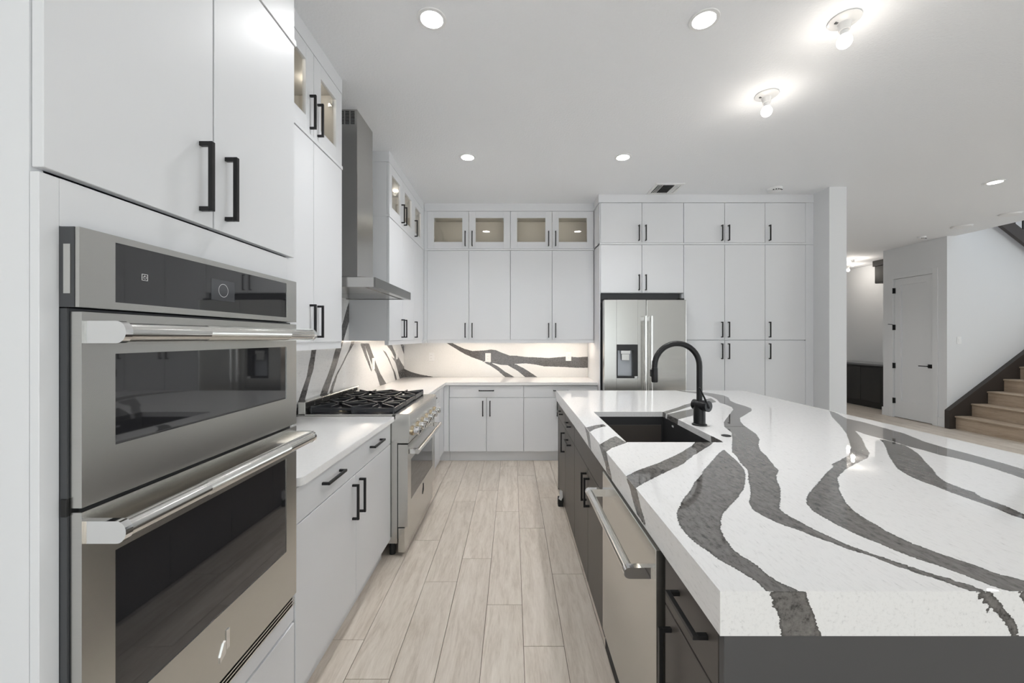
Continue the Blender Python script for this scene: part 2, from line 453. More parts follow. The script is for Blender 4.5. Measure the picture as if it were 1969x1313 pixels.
# vein outlines of the quartz, metres on each face
V_TOP=[[(0.4118,2.277),(0.495,2.349),(0.541,2.366),(0.5418,2.313),(0.5105,2.293),(0.4529,2.233),(0.4156,2.166),(0.3998,2.163)],
[(0.4168,1.915),(0.4858,2.019),(0.5387,2.084),(0.5463,2.035),(0.5532,1.973),(0.5639,1.962),(0.5487,1.943),(0.512,1.908),(0.4622,1.86),(0.422,1.799),(0.3984,1.789)],
[(0.416,1.473),(0.4411,1.499),(0.4641,1.525),(0.511,1.567),(0.562,1.606),(0.5987,1.636),(0.6497,1.684),(0.7039,1.735),(0.764,1.795),(0.8013,1.84),(0.8511,1.894),(0.9029,1.966),(0.9928,1.966),(0.9339,1.894),(0.8683,1.827),(0.8141,1.765),(0.792,1.747),(0.772,1.718),(0.7264,1.668),(0.6952,1.626),(0.6478,1.581),(0.6047,1.544),(0.5666,1.508),(0.5259,1.469),(0.4956,1.441),(0.4583,1.405),(0.4294,1.375),(0.4108,1.35)],
[(1.015,2.093),(1.044,2.076),(1.038,1.962),(1,1.957),(1.016,2.027)],
[(1.027,2.748),(1.106,2.823),(1.214,2.935),(1.319,3.056),(1.433,3.16),(1.57,3.289),(1.689,3.397),(1.629,3.188),(1.501,3.092),(1.366,3.013),(1.265,2.918),(1.161,2.807),(1.082,2.733),(1.03,2.682)],
[(1.03,2.671),(1.126,2.748),(1.224,2.823),(1.308,2.886),(1.358,2.918),(1.246,2.677),(1.195,2.636),(1.114,2.57),(1.038,2.508)],
[(1.584,3.904),(1.796,3.756),(1.852,3.661),(1.879,3.56),(1.852,3.419),(1.772,3.248),(1.747,3.111),(1.748,2.985),(1.736,2.902),(1.683,2.807),(1.567,2.677),(1.459,2.558),(1.404,2.461),(1.355,2.338),(1.328,2.237),(1.3,2.127),(1.246,2.011),(1.184,1.922),(1.127,1.814),(1.106,1.741),(1.062,1.631),(1.027,1.539),(0.9852,1.49),(0.9563,1.446),(0.9209,1.374),(0.8802,1.309),(0.8413,1.254),(0.8043,1.202),(0.7987,1.184),(0.7974,1.168),(0.7972,1.157),(0.8011,1.127),(0.8057,1.094),(0.8109,1.058),(0.8211,1.028),(0.8291,0.9987),(0.8367,0.9843),(0.8471,0.9627),(0.8586,0.9438),(0.8708,0.9269),(0.8827,0.9106),(0.8905,0.893),(0.8686,0.9381),(0.8785,0.9148),(0.8907,0.906),(0.9005,0.8871),(0.9132,0.8683),(0.9268,0.8571),(0.9349,0.8519),(0.9333,0.8417),(0.9481,0.8361),(0.9518,0.8293),(0.9543,0.8184),(0.9622,0.8047),(0.9346,0.8016),(0.9288,0.8125),(0.9229,0.8238),(0.9161,0.8348),(0.9067,0.8474),(0.8944,0.8617),(0.8815,0.8723),(0.8785,0.8854),(0.8658,0.8952),(0.8562,0.9134),(0.849,0.933),(0.8431,0.9456),(0.8307,0.9549),(0.8143,0.9739),(0.8008,1.001),(0.7822,1.028),(0.7672,1.064),(0.7509,1.087),(0.7463,1.091),(0.7331,1.114),(0.7237,1.149),(0.7191,1.196),(0.7361,1.24),(0.7814,1.309),(0.8178,1.37),(0.8463,1.429),(0.8917,1.508),(0.9178,1.562),(0.9355,1.631),(0.9711,1.729),(0.9851,1.789),(1.066,1.936),(1.118,2.027),(1.189,2.163),(1.221,2.297),(1.285,2.426),(1.421,2.623),(1.58,2.854),(1.622,2.951),(1.637,3.056),(1.637,3.149),(1.705,3.331),(1.732,3.465),(1.728,3.585),(1.694,3.671),(1.633,3.767)],
[(0.9712,1.833),(0.9299,1.789),(0.8604,1.701),(0.7764,1.591),(0.7189,1.516),(0.7591,1.572),(0.6998,1.483),(0.6486,1.42),(0.597,1.339),(0.5456,1.274),(0.5097,1.215),(0.4818,1.167),(0.4637,1.117),(0.4561,1.076),(0.4539,1.034),(0.4606,0.9942),(0.4708,0.9617),(0.4763,0.9312),(0.4851,0.9097),(0.4975,0.889),(0.5055,0.8661),(0.515,0.8414),(0.5159,0.8299),(0.5168,0.8032),(0.5872,0.8004),(0.581,0.8096),(0.5661,0.8283),(0.5583,0.8423),(0.5538,0.8716),(0.5509,0.8995),(0.5476,0.9216),(0.5375,0.9408),(0.5361,0.9776),(0.5441,1.022),(0.5577,1.071),(0.5881,1.124),(0.6145,1.167),(0.6611,1.215),(0.7223,1.281),(0.7847,1.355),(0.844,1.446),(0.8991,1.544),(0.9207,1.611),(0.9419,1.695),(0.9574,1.771)],
[(2.228,2.804),(2.072,2.585),(1.925,2.342),(1.793,2.141),(1.666,1.971),(1.595,1.878),(1.476,1.747),(1.375,1.673),(1.295,1.619),(1.285,1.593),(1.212,1.532),(1.166,1.49),(1.083,1.413),(1.022,1.357),(0.9575,1.296),(0.9106,1.234),(0.8931,1.184),(0.8915,1.139),(0.8918,1.101),(0.8961,1.067),(0.9049,1.028),(0.9167,0.9968),(0.9261,0.9652),(0.9365,0.9373),(0.9498,0.9141),(0.9622,0.9031),(0.9676,0.8854),(0.9789,0.865),(0.9858,0.8455),(0.9924,0.8284),(1,0.8179),(1.021,0.8004),(1.119,0.7892),(1.137,0.8149),(1.103,0.8314),(1.083,0.8439),(1.071,0.8584),(1.054,0.87),(1.049,0.8941),(1.037,0.916),(1.024,0.9389),(1.013,0.9629),(1.001,0.9948),(0.9951,1.029),(0.994,1.06),(1,1.094),(1.001,1.122),(1.011,1.176),(1.032,1.229),(1.063,1.283),(1.101,1.343),(1.147,1.401),(1.186,1.457),(1.242,1.508),(1.315,1.568),(1.405,1.632),(1.513,1.702),(1.592,1.778),(1.65,1.861),(1.78,2.032),(1.883,2.188),(1.945,2.315),(2.147,2.654)],
[(2.228,2.804),(2.221,2.746),(2.124,2.536),(2.134,2.428),(2.117,2.275),(2.103,2.141),(2.038,1.971),(2.02,1.861),(2.022,1.778),(2.015,1.695),(2.009,1.619),(1.996,1.556),(1.983,1.475),(1.953,1.373),(1.815,1.277),(1.84,1.369),(1.865,1.454),(1.877,1.497),(1.89,1.556),(1.899,1.632),(1.892,1.702),(1.874,1.747),(1.88,1.818),(1.874,1.878),(1.885,1.971),(1.879,2.042),(1.878,2.118),(1.894,2.2),(1.907,2.262)],
[(1.86,2.021),(1.817,1.952),(1.73,1.844),(1.636,1.732),(1.561,1.632),(1.51,1.562),(1.479,1.486),(1.466,1.433),(1.466,1.383),(1.458,1.328),(1.457,1.281),(1.459,1.241),(1.458,1.2),(1.447,1.155),(1.452,1.132),(1.429,1.043),(1.467,1.071),(1.49,1.161),(1.507,1.214),(1.51,1.256),(1.511,1.285),(1.538,1.328),(1.534,1.364),(1.544,1.422),(1.575,1.475),(1.65,1.568),(1.716,1.659),(1.795,1.762),(1.844,1.844),(1.872,1.905),(1.876,1.962),(1.873,2.001)]]
V_FRONT=[[(0.5223,0.92),(0.5935,0.92),(0.5991,0.9015),(0.6065,0.883),(0.6139,0.8645),(0.6194,0.846),(0.6268,0.8257),(0.5473,0.8257),(0.5427,0.8516),(0.5417,0.8682),(0.5353,0.883),(0.5269,0.8923),(0.5362,0.9015),(0.5232,0.9108)],
[(0.9414,0.92),(0.9683,0.92),(0.9803,0.9052),(0.9914,0.8941),(1.001,0.8793),(1.014,0.8645),(1.025,0.8479),(1.028,0.8257),(1.012,0.8257),(1.006,0.846),(0.9951,0.8627),(0.9803,0.8793),(0.9673,0.8923),(0.9581,0.9052)],
[(1.025,0.92),(1.073,0.92),(1.101,0.8793),(1.11,0.8257),(1.082,0.8257),(1.062,0.8682),(1.038,0.8978)],
[(0.9442,0.9136),(0.9525,0.9108),(0.9507,0.9043),(0.9451,0.9052)],
[(0.954,0.8978),(0.9603,0.8969),(0.959,0.8923),(0.9544,0.8923)],
[(0.9618,0.8821),(0.9673,0.8812),(0.9664,0.8747),(0.9614,0.8756)]]
V_SIDE=[[(1.483,0.9166),(1.357,0.9204),(1.339,0.9027),(1.311,0.8763),(1.281,0.8585),(1.258,0.8397),(1.281,0.8361),(1.348,0.837),(1.377,0.8513),(1.402,0.8713),(1.439,0.8975)],
[(1.952,0.9178),(1.794,0.9202),(1.772,0.9002),(1.75,0.879),(1.722,0.8607),(1.683,0.8266),(1.794,0.8345),(1.81,0.86),(1.849,0.8732),(1.891,0.8907)],
[(2.34,0.9149),(2.195,0.9124),(2.172,0.8832),(2.135,0.8289),(2.217,0.8363),(2.241,0.8612),(2.277,0.8882)]]
V_BSL=[[(2.81,1.37),(2.878,1.369),(2.861,1.312),(2.832,1.212),(2.804,1.169),(2.761,1.097),(2.719,1.015),(2.693,0.9122),(2.6,0.9304),(2.628,1.008),(2.688,1.095),(2.74,1.165),(2.761,1.229),(2.793,1.304)],
[(3.509,1.857),(3.588,1.866),(3.558,1.781),(3.544,1.706),(3.475,1.611),(3.408,1.519),(3.344,1.424),(3.283,1.327),(3.208,1.214),(3.124,1.114),(3.044,1.008),(2.968,0.8943),(2.861,0.9138),(2.931,1.012),(2.968,1.06),(3.057,1.152),(3.124,1.245),(3.18,1.336),(3.238,1.393),(3.298,1.523),(3.36,1.618),(3.408,1.695),(3.475,1.773)],
[(3.579,1.538),(3.579,1.402),(3.492,1.337),(3.416,1.288),(3.344,1.228),(3.252,1.159),(3.216,1.131),(3.194,1.095),(3.152,1.043),(3.111,0.9735),(3.057,0.9389),(3.07,0.9917),(3.111,1.054),(3.166,1.11),(3.208,1.15),(3.283,1.199),(3.376,1.277),(3.441,1.328),(3.509,1.41)],
[(3.7,1.379),(3.799,1.378),(3.882,1.261),(3.935,1.203),(4.013,1.087),(3.979,1.106),(3.892,1.19),(3.829,1.248)],
[(3.799,1.378),(3.924,1.376),(4.036,1.262),(4.141,1.158),(4.265,1.048),(4.48,0.9085),(4.252,0.9183),(4.141,1.06),(4.002,1.168),(3.924,1.251)],
[(4.317,1.31),(4.452,1.27),(4.566,1.194),(4.686,1.094),(4.796,1.019),(4.885,0.9094),(4.813,0.9143),(4.733,1.025),(4.625,1.117),(4.508,1.206)],
[(4.438,1.368),(4.655,1.365),(4.813,1.238),(4.929,1.194),(5.088,1.105),(5.276,1.014),(5.296,0.9074),(4.998,0.9121),(4.912,1.019),(4.813,1.133),(4.625,1.227),(4.748,1.184),(4.78,1.192),(4.655,1.272)],
[(5.016,1.364),(5.124,1.363),(5.256,1.282),(5.256,1.167),(5.143,1.255)]]
V_BSB=[[(-0.9231,1.402),(-0.8461,1.397),(-0.7855,1.362),(-0.7139,1.325),(-0.6258,1.287),(-0.5267,1.259),(-0.3726,1.267),(-0.2845,1.279),(-0.2184,1.27),(-0.1303,1.232),(-0.0422,1.201),(0.0349,1.199),(0.167,1.182),(0.2991,1.177),(0.4753,1.168),(0.5965,1.179),(0.7286,1.188),(0.8387,1.177),(1.037,1.19),(1.037,1.044),(0.8387,1.042),(0.6625,1.053),(0.5304,1.058),(0.4093,1.061),(0.3102,1.083),(0.167,1.1),(0.0349,1.094),(-0.0532,1.077),(-0.1523,1.08),(-0.2845,1.111),(-0.4166,1.138),(-0.5267,1.177),(-0.6258,1.221),(-0.7359,1.287),(-0.8571,1.362)],
[(-0.3946,1.122),(-0.2845,1.105),(-0.1964,1.061),(-0.1083,0.9949),(0.0349,0.9124),(-0.0863,0.9124),(-0.1964,1.006),(-0.2845,1.067)],
[(-0.0753,1.08),(0.0459,1.082),(0.145,1.034),(0.2331,0.9784),(0.3322,0.9124),(0.1725,0.9124),(0.0679,1),(-0.0092,1.044)],
[(-1.425,1.032),(-1.322,0.985),(-1.208,0.954),(-1.043,0.9251),(-1.043,0.9076),(-1.425,0.9076)]]
# ================================================================== THE SETTING
CEIL = 3.048
WL, WB = -1.427, 5.2           # left wall face, back wall face
def struct(name, bm, mat, label, cat='wall', base=None):
    return obj(name, bm, mat, None, label=label, cat=cat, kind='structure', base=base)
# floor: dark sub floor carrying oak planks
floor = struct('floor', bx(-1.55, 10.2, -3.4, 10.5, -0.12, -0.007), 'sub_floor', 'pale oak plank floor running away from the camera', 'floor', base=(0, 0, -0.12))
PW, PL, PX0 = 0.189, 1.148, 0.05
OFFS = {0: 3.0, 1: 2.419, -1: 2.14, -2: 2.588, -3: 2.343, -4: 2.822, -5: 3.04}
pm = {}
def plank_mesh(w, l):
    k = (round(w, 4), round(l, 4))
    if k not in pm:
        bm = bx(-w / 2, w / 2, -l / 2, l / 2, -0.008, 0.0)
        me = bpy.data.meshes.new('plank'); bm.to_mesh(me); bm.free(); me.materials.append(M['oak_floor']); pm[k] = me
    return pm[k]
rest = nb()
fl_off = org(floor)
for k in range(-8, 54):
    x0 = PX0 + PW * k; x1 = x0 + PW
    x0, x1 = max(x0, -1.54), min(x1, 10.19)
    if x1 - x0 < 0.02: continue
    o = OFFS.get(k, random.uniform(0, PL)) % PL
    y = o - 6 * PL
    while y < 10.49:
        a, b2 = max(y, -3.39), min(y + PL, 10.49)
        y += PL
        if b2 - a < 0.03: continue
        xm = (x0 + x1) / 2
        seen = (-5 <= k <= 1 and b2 > 0.9 and a < 4.75) or (xm > 2.3 and xm < 8.0 and b2 > max(3.0, xm * 0.74) and a < 9.2 and xm / max(b2, .1) > 0.80 and not (xm > 7.0 and a > 5.2 and b2 < 7.4))
        g = 0.0026
        if seen:
            p = bpy.data.objects.new('plank', plank_mesh(x1 - x0 - g, b2 - a - g)); link(p, floor)
            p.location = Vector((xm, (a + b2) / 2, 0)) - fl_off
        else:
            box(rest, x0 + g / 2, x1 - g / 2, a + g / 2, b2 - g / 2, -0.008, 0)
rp = obj('plank_field', rest, 'oak_floor', floor); rp['kind'] = 'stuff'

# ceiling with the stairwell opening
bm = nb()
box(bm, -1.55, 7.03, -3.4, 10.5, CEIL, CEIL + 0.2)
box(bm, 7.03, 10.2, -3.4, 5.1, CEIL, CEIL + 0.2)
box(bm, 7.03, 10.2, 6.45, 10.5, CEIL, CEIL + 0.2)
struct('ceiling', bm, 'ceiling_paint', 'light grey textured plaster ceiling with stairwell opening', 'ceiling')
struct('wall_left', bx(WL - 0.12, WL, -3.4, 5.32, 0, CEIL), 'wall_paint', 'white wall behind the ovens and range', base=(WL, 1, 0))
struct('wall_back', bx(WL, 3.39, WB, WB + 0.12, 0, CEIL), 'wall_paint', 'white wall behind the back kitchen cabinets', base=(1, WB, 0))
struct('wall_pantry_end', bx(3.39, 3.575, 4.266, 10.4, 0, CEIL), 'wall_paint', 'white wall end projecting beside the tall pantry cabinets', base=(3.48, 4.3, 0))
bm = nb()   # closet wall with the door opening
DX, DY0, DY1, DH = 6.9, 6.545, 7.215, 2.49
box(bm, DX, DX + 0.12, 6.33, DY0, 0, CEIL); box(bm, DX, DX + 0.12, DY1, 7.42, 0, CEIL); box(bm, DX, DX + 0.12, DY0, DY1, DH, CEIL)
struct('wall_closet', bm, 'wall_paint', 'white wall around the closet door', base=(DX, 6.9, 0))
struct('wall_stair', bx(DX + 0.12, 10.2, 6.33, 6.45, 0, 5.5), 'wall_paint', 'tall white wall beside the oak stairs', base=(8, 6.33, 0))
struct('wall_closet_rear', bx(DX + 0.12, 8.0, 7.30, 7.42, 0, CEIL), 'wall_paint', 'white wall closing the back of the closet', base=(7.5, 7.3, 0))
struct('wall_bar', bx(7.97, 8.09, 7.42, 10.4, 0, CEIL), 'wall_paint', 'white wall behind the dark bar cabinets', base=(8, 9, 0))
struct('wall_far', bx(3.39, 10.2, 10.4, 10.5, 0, CEIL), 'wall_paint', 'white wall at the far end of the hall', base=(6, 10.4, 0))
# unseen right and rear walls; their windows and sliding doors are added for daylight
bm = nb()
box(bm, 10.1, 10.2, -3.4, -2.2, 0, CEIL); box(bm, 10.1, 10.2, 3.4, 10.5, 0, 5.5)
box(bm, 10.1, 10.2, -2.2, 3.4, 0, 0.3); box(bm, 10.1, 10.2, -2.2, 3.4, 2.65, CEIL)
struct('wall_right', bm, 'wall_paint', 'great room wall with tall windows added for daylight', base=(10.1, 0, 0))
bm = nb()
box(bm, -1.55, -1.2, -3.4, -3.28, 0, CEIL); box(bm, 3.2, 10.2, -3.4, -3.28, 0, CEIL); box(bm, -1.2, 3.2, -3.4, -3.28, 2.6, CEIL)
struct('wall_rear', bm, 'wall_paint', 'wall behind the camera with sliding glass doors added for daylight', base=(2.6, -3.3, 0))
bm = nb()
for x in (-1.2, -0.1, 1.0, 2.1, 3.15): box(bm, x, x + 0.05, -3.38, -3.30, 0, 2.6)
box(bm, -1.2, 3.2, -3.38, -3.30, 0, 0.06); box(bm, -1.2, 3.2, -3.38, -3.30, 2.54, 2.6)
w1 = struct('added_window_1', bm, 'black_metal', 'unseen black framed sliding glass doors added for daylight', 'window', base=(2.6, -3.34, 0))
bm = nb()
for y in (-2.2, -0.33, 1.53, 3.35): box(bm, 10.12, 10.18, y, y + 0.05, 0.3, 2.65)
box(bm, 10.12, 10.18, -2.2, 3.4, 0.3, 0.35); box(bm, 10.12, 10.18, -2.2, 3.4, 2.6, 2.65)
w2 = struct('added_window_2', bm, 'trim_white', 'unseen white framed great room windows added for daylight', 'window', base=(10.15, 0.6, 0.3))
for i in range(4):
    x = -1.15 + i * 1.1; obj('added_pane', bx(x, x + 1.05, -3.345, -3.338, 0.06, 2.54), 'pane_glass', w1)
for y in (-2.15, -0.28, 1.58):
    obj('added_pane', bx(10.147, 10.153, y, y + 1.77, 0.35, 2.6), 'pane_glass', w2)
# stairwell shaft above the ceiling
struct('wall_stairwell_left', bx(6.93, 7.03, 5.0, 6.45, CEIL + 0.2, 5.5), 'wall_paint', 'stairwell wall above the ceiling, hall side', base=(7, 5.7, 3.25))
struct('wall_stairwell_front', bx(7.03, 10.2, 5.0, 5.1, CEIL + 0.2, 5.5), 'wall_paint', 'stairwell wall above the ceiling, kitchen side', base=(8.5, 5.05, 3.25))
struct('ceiling_stairwell', bx(6.93, 10.2, 5.0, 6.45, 5.5, 5.6), 'ceiling_paint', 'ceiling over the stairwell', 'ceiling', base=(8.5, 5.7, 5.5))

# ---- crown fillers between cabinets and ceiling, rails between cabinet rows
RZ0, RZ1, TOPZ = 2.483, 2.505, 2.955     # rail, top of upper row
# ---- closet door with casing, hinges, lever
d1 = thing('door_1', 'closed white one-panel closet door with black lever beside the stairs', 'door', (DX, 6.88, 0), kind='structure')
bm = nb(); xf = DX + 0.014
py0, py1, pz0, pz1 = 6.66, 7.10, 0.315, 2.37
box(bm, xf, xf + 0.04, DY0 + 0.004, py0, 0.012, DH - 0.004); box(bm, xf, xf + 0.04, py1, DY1 - 0.004, 0.012, DH - 0.004)
box(bm, xf, xf + 0.04, py0, py1, 0.012, pz0); box(bm, xf, xf + 0.04, py0, py1, pz1, DH - 0.004)
obj('door_frame', bm, 'trim_white', d1)
obj('door_panel', bx(xf + 0.016, xf + 0.034, py0, py1, pz0, pz1), 'trim_white', d1)
for hz in (0.30, 0.93, 1.62, 2.28):
    h = nb(); cyl(h, (DX - 0.012, DY1 + 0.002, hz - 0.05), (DX - 0.012, DY1 + 0.002, hz + 0.05), 0.009, seg=10); box(h, DX - 0.006, DX + 0.018, DY1 - 0.02, DY1 + 0.012, hz - 0.048, hz + 0.048)
    hg = obj('hinge', h, 'black_metal', d1)
    if hz == 1.62:
        s = nb(); cyl(s, (DX - 0.015, DY1 + 0.004, hz + 0.05), (DX - 0.05, DY1 + 0.06, hz + 0.06), 0.005, seg=8); obj('door_stop', s, 'black_metal', hg)
h = bx(xf - 0.010, xf, 6.565, 6.63, 0.925, 0.99, 0.002); lv = obj('lever_plate', h, 'black_metal', d1)
h = nb(); cyl(h, (xf - 0.010, 6.60, 0.957), (xf - 0.05, 6.60, 0.957), 0.010, seg=10); box(h, xf - 0.058, xf - 0.044, 6.592, 6.74, 0.950, 0.964, 0.002); obj('lever', h, 'black_metal', lv)
bm = nb(); c = 0.085
box(bm, DX - 0.016, DX, DY0 - c, DY0 - 0.004, 0, DH + c, 0.002); box(bm, DX - 0.016, DX, DY1 + 0.004, DY1 + c, 0, DH + c, 0.002); box(bm, DX - 0.016, DX, DY0 - 0.004, DY1 + 0.004, DH, DH + c, 0.002)
struct('trim_1', bm, 'trim_white', 'white casing around the closet door', 'trim', base=(DX, 6.88, 0))
struct('baseboard_closet', box(bx(DX - 0.014, DX, 6.335, DY0 - c, 0, 0.15, 0.002), DX - 0.014, DX, DY1 + c, 7.434, 0, 0.15, 0.002), 'trim_white', 'white baseboard either side of the closet door', 'baseboard', base=(DX, 6.9, 0))
struct('baseboard_pantry_end', bx(3.39, 3.589, 4.252, 4.266, 0, 0.15, 0.002), 'trim_white', 'white baseboard on the wall end by the pantry', 'baseboard', base=(3.48, 4.26, 0))

# ---- oak stairs rising to the right along the tall wall
st = thing('staircase', 'oak stairs with dark skirt board rising to the right along the tall wall', 'staircase', (7.9, 5.8, 0), kind='structure')
SX, RUN, RISE, Z1 = 6.958, 0.2535, 0.193, 0.205
SY0, SY1 = 5.22, 6.268
for i in range(10):
    x = SX + i * RUN; zt = Z1 + i * RISE; zb = 0 if i == 0 else zt - RISE
    bm = bx(x + 0.012, x + 0.032, SY0, SY1, zb, zt - 0.028)
    obj('riser', bm, 'oak_stair', st)
    bm = bx(x - 0.012, x + RUN + 0.03, SY0, SY1, zt - 0.028, zt, 0.011, 3)
    obj('tread', bm, 'oak_stair', st)
    bm = bx(x + 0.034, x + RUN + 0.033, SY0 + 0.02, SY1 - 0.01, 0, zt - 0.03)
    obj('step_core', bm, 'wall_paint', st)
x1 = SX + 10 * RUN
sl = RISE / RUN
obj('skirt_board', prism(nb(), [(6.875, 0.0), (6.875, 0.275), (x1, 0.275 + sl * (x1 - 6.875)), (x1, 0.0)], lambda a, b2, h: (a, h, b2), 6.27, 6.329), 'stair_dark', st)
obj('skirt_cap', prism(nb(), [(6.86, 0.0), (6.86, 0.285), (6.86 + 0.012, 0.296), (x1, 0.296 + sl * (x1 - 6.872)), (x1, 0.25 + sl * (x1 - 6.872)), (6.925, 0.29), (6.925, 0.0)], lambda a, b2, h: (a, h, b2), 6.258, 6.3295), 'stair_dark', st)
# upper flight seen through the opening
uf = thing('stair_railing', 'dark stringer with black balusters of the upper stair flight', 'railing', (8.2, 6.2, 2.2))
def ustr(x): return 3.20 - 0.776 * (x - 7.58)
obj('stringer', prism(nb(), [(7.1, ustr(7.1)), (9.4, ustr(9.4)), (9.4, ustr(9.4) + 0.20), (7.1, ustr(7.1) + 0.20)], lambda a, b2, h: (a, h, b2), 6.20, 6.25), 'stair_dark', uf)
for i in range(17):
    x = 7.18 + i * 0.132
    obj('baluster', bx(x - 0.008, x + 0.008, 6.217, 6.233, ustr(x) + 0.19, ustr(x) + 1.0), 'black_metal', uf)
obj('handrail', prism(nb(), [(7.1, ustr(7.1) + 0.99), (9.4, ustr(9.4) + 0.99), (9.4, ustr(9.4) + 1.05), (7.1, ustr(7.1) + 1.05)], lambda a, b2, h: (a, h, b2), 6.195, 6.255), 'stair_dark', uf)

# ---- dark bar beyond the hall
bar = thing('bar_cabinet', 'near-black bar base cabinet with grey worktop at the end of the hall', 'cabinet', (7.64, 8.5, 0))
obj('body', bx(7.32, 7.965, 7.43, 9.3, 0.10, 0.865), 'cabinet_dark', bar)
obj('toe_kick', bx(7.36, 7.96, 7.44, 9.29, 0, 0.10), 'cabinet_dark', bar)
for i in range(4):
    y = 7.43 + i * 0.4675
    obj('door', bx(7.30, 7.319, y + 0.003, y + 0.4645, 0.13, 0.83, 0.002), 'cabinet_dark', bar)
obj('worktop', bx(7.285, 7.968, 7.425, 9.32, 0.865, 0.90, 0.002), 'bar_top', bar)
ub = thing('bar_wall_cabinet', 'near-black wall cabinet hanging high above the bar', 'cabinet', (7.8, 7.9, 2.57))
obj('body', bx(7.64, 7.968, 7.425, 8.39, 2.57, 2.93), 'cabinet_dark', ub)
obj('crown', bx(7.60, 7.968, 7.425, 8.42, 2.93, 3.046, 0.004), 'cabinet_dark', ub)
for i in range(2):
    y = 7.43 + i * 0.48
    obj('door', bx(7.62, 7.639, y + 0.003, y + 0.477, 2.575, 2.925, 0.002), 'cabinet_dark', ub)
# ================================================================== LEFT RUN: OVEN TOWER
LR = Run('+X', -0.795)
ot = thing('oven_cabinet', 'tall white oven cabinet with two doors above the built-in ovens', 'cabinet', (-1.1, 1.06, 0))
TY0, TY1, TYM = 0.672, 1.452, 1.059
LB = WL + 0.002
bm = nb()
box(bm, LB, -0.816, TY0, TY0 + 0.02, 0.10, CEIL - 0.004); box(bm, LB, -0.816, TY1 - 0.02, TY1, 0.10, CEIL - 0.004)
box(bm, LB, LB + 0.01, TY0 + 0.02, TY1 - 0.02, 0.10, CEIL - 0.004)
box(bm, LB, -0.816, TY0 + 0.02, TY1 - 0.02, 0.10, 0.12); box(bm, LB, -0.816, TY0 + 0.02, TY1 - 0.02, 1.70, 1.72)
box(bm, LB, -0.816, TY0 + 0.02, TY1 - 0.02, 2.94, 2.96)
obj('carcass', bm, 'cabinet_white', ot)
door(LR, TY0, TYM, 1.722, RZ0 + 0.012, ot, hu=TYM - 0.045, hz=1.845)
door(LR, TYM, TY1, 1.722, RZ0 + 0.012, ot, hu=TYM + 0.045, hz=1.845)
obj('rail', LR.box(nb(), TY0, TY1 + 0.004, -0.03, 0.004, RZ0 + 0.013, RZ1 + 0.012, 0.001), 'cabinet_white', ot)
door(LR, TY0, TYM, RZ1 + 0.013, TOPZ, ot, hu=TYM - 0.045, hz=2.62)
door(LR, TYM, TY1, RZ1 + 0.013, TOPZ, ot, hu=TYM + 0.045, hz=2.62)
OY0, OY1 = 0.703, 1.408        # oven opening
bm = nb(); d0 = -0.0205; d1_ = -0.0045
LR.box(bm, TY0, OY0 - 0.0005, d0, d1_, 0.405, 1.716, 0.0008); LR.box(bm, OY1 + 0.0005, TY1, d0, d1_, 0.405, 1.716, 0.0008)
LR.box(bm, OY0 - 0.0005, OY1 + 0.0005, d0, d1_, 1.632, 1.716); LR.box(bm, OY0 - 0.0005, OY1 + 0.0005, d0, d1_, 0.405, 0.488)
obj('face_panel', bm, 'cabinet_white', ot)
door(LR, TY0, TY1, 0.118, 0.402, ot, name='drawer_front')
obj('toe_kick', LR.box(nb(), TY0, TY1, -0.10, -0.075, 0, 0.10), 'cabinet_white', ot)

# ---- built-in combination oven
ov = thing('wall_oven', 'stainless steel built-in double wall oven with control panel on top', 'oven', (-1.1, 1.056, 0.49))
XF = -0.765
obj('body', bx(-1.38, -0.822, OY0 + 0.012, OY1 - 0.012, 0.50, 1.62), 'black_plain', ov)
bm = nb(); box(bm, -0.800, XF - 0.022, OY0, OY1, 0.533, 1.487)
obj('side_frame', bm, 'oven_side', ov)
bm = nb(); cp0, cp1 = 1.489, 1.631; gy0, gy1 = 0.767, 1.347
box(bm, -0.800, XF - 0.008, OY0 - 0.001, OY1, cp0, cp1); obj('panel_side', bm, 'oven_side', ov)
bm = nb(); box(bm, XF - 0.0075, XF, OY0, OY1, cp0, 1.503); box(bm, XF - 0.0075, XF, OY0, OY1, 1.618, cp1)
box(bm, XF - 0.0075, XF, OY0, gy0, 1.503, 1.618); box(bm, XF - 0.0075, XF, gy1, OY1, 1.503, 1.618)
cp = obj('control_panel', bm, 'stainless', ov)
obj('control_glass', bx(XF - 0.0075, XF - 0.001, gy0, gy1, 1.503, 1.618), 'black_glass', cp)
dp = obj('display', bx(XF - 0.0009, XF - 0.0004, 1.012, 1.096, 1.532, 1.586), 'display_glass', cp)
bm = nb()
for i in range(24):
    a, b2 = 2 * PI * i / 24, 2 * PI * (i + 1) / 24
    p = [(1.054 + r * math.cos(t), 1.559 + r * math.sin(t)) for r, t in ((0.0165, a), (0.0175, a), (0.0175, b2), (0.0165, b2))]
    bm.faces.new([bm.verts.new((XF - 0.0003, y, z)) for y, z in p])
obj('dial_ring', bm, 'icon_grey', cp)
bm = nb(); cy, cz, s = 0.829, 1.560, 0.0068
for a, b2, c, e in ((-s, s, s - .001, s), (-s, s, -s, -s + .001), (-s, -s + .001, -s, s), (s - .001, s, -s, s), (-.0005, .0005, 0.0005, .0042)):
    box(bm, XF - 0.0009, XF - 0.0004, cy + a, cy + b2, cz + c, cz + e)
for i in range(18):
    a, b2 = math.radians(125 + 290 * i / 18), math.radians(125 + 290 * (i + 1) / 18)
    p = [(cy + r * math.cos(t), cz + r * math.sin(t)) for r, t in ((0.0028, a), (0.0036, a), (0.0036, b2), (0.0028, b2))]
    bm.faces.new([bm.verts.new((XF - 0.0004, y, z)) for y, z in p])
obj('power_icon', bm, 'icon_grey', cp)
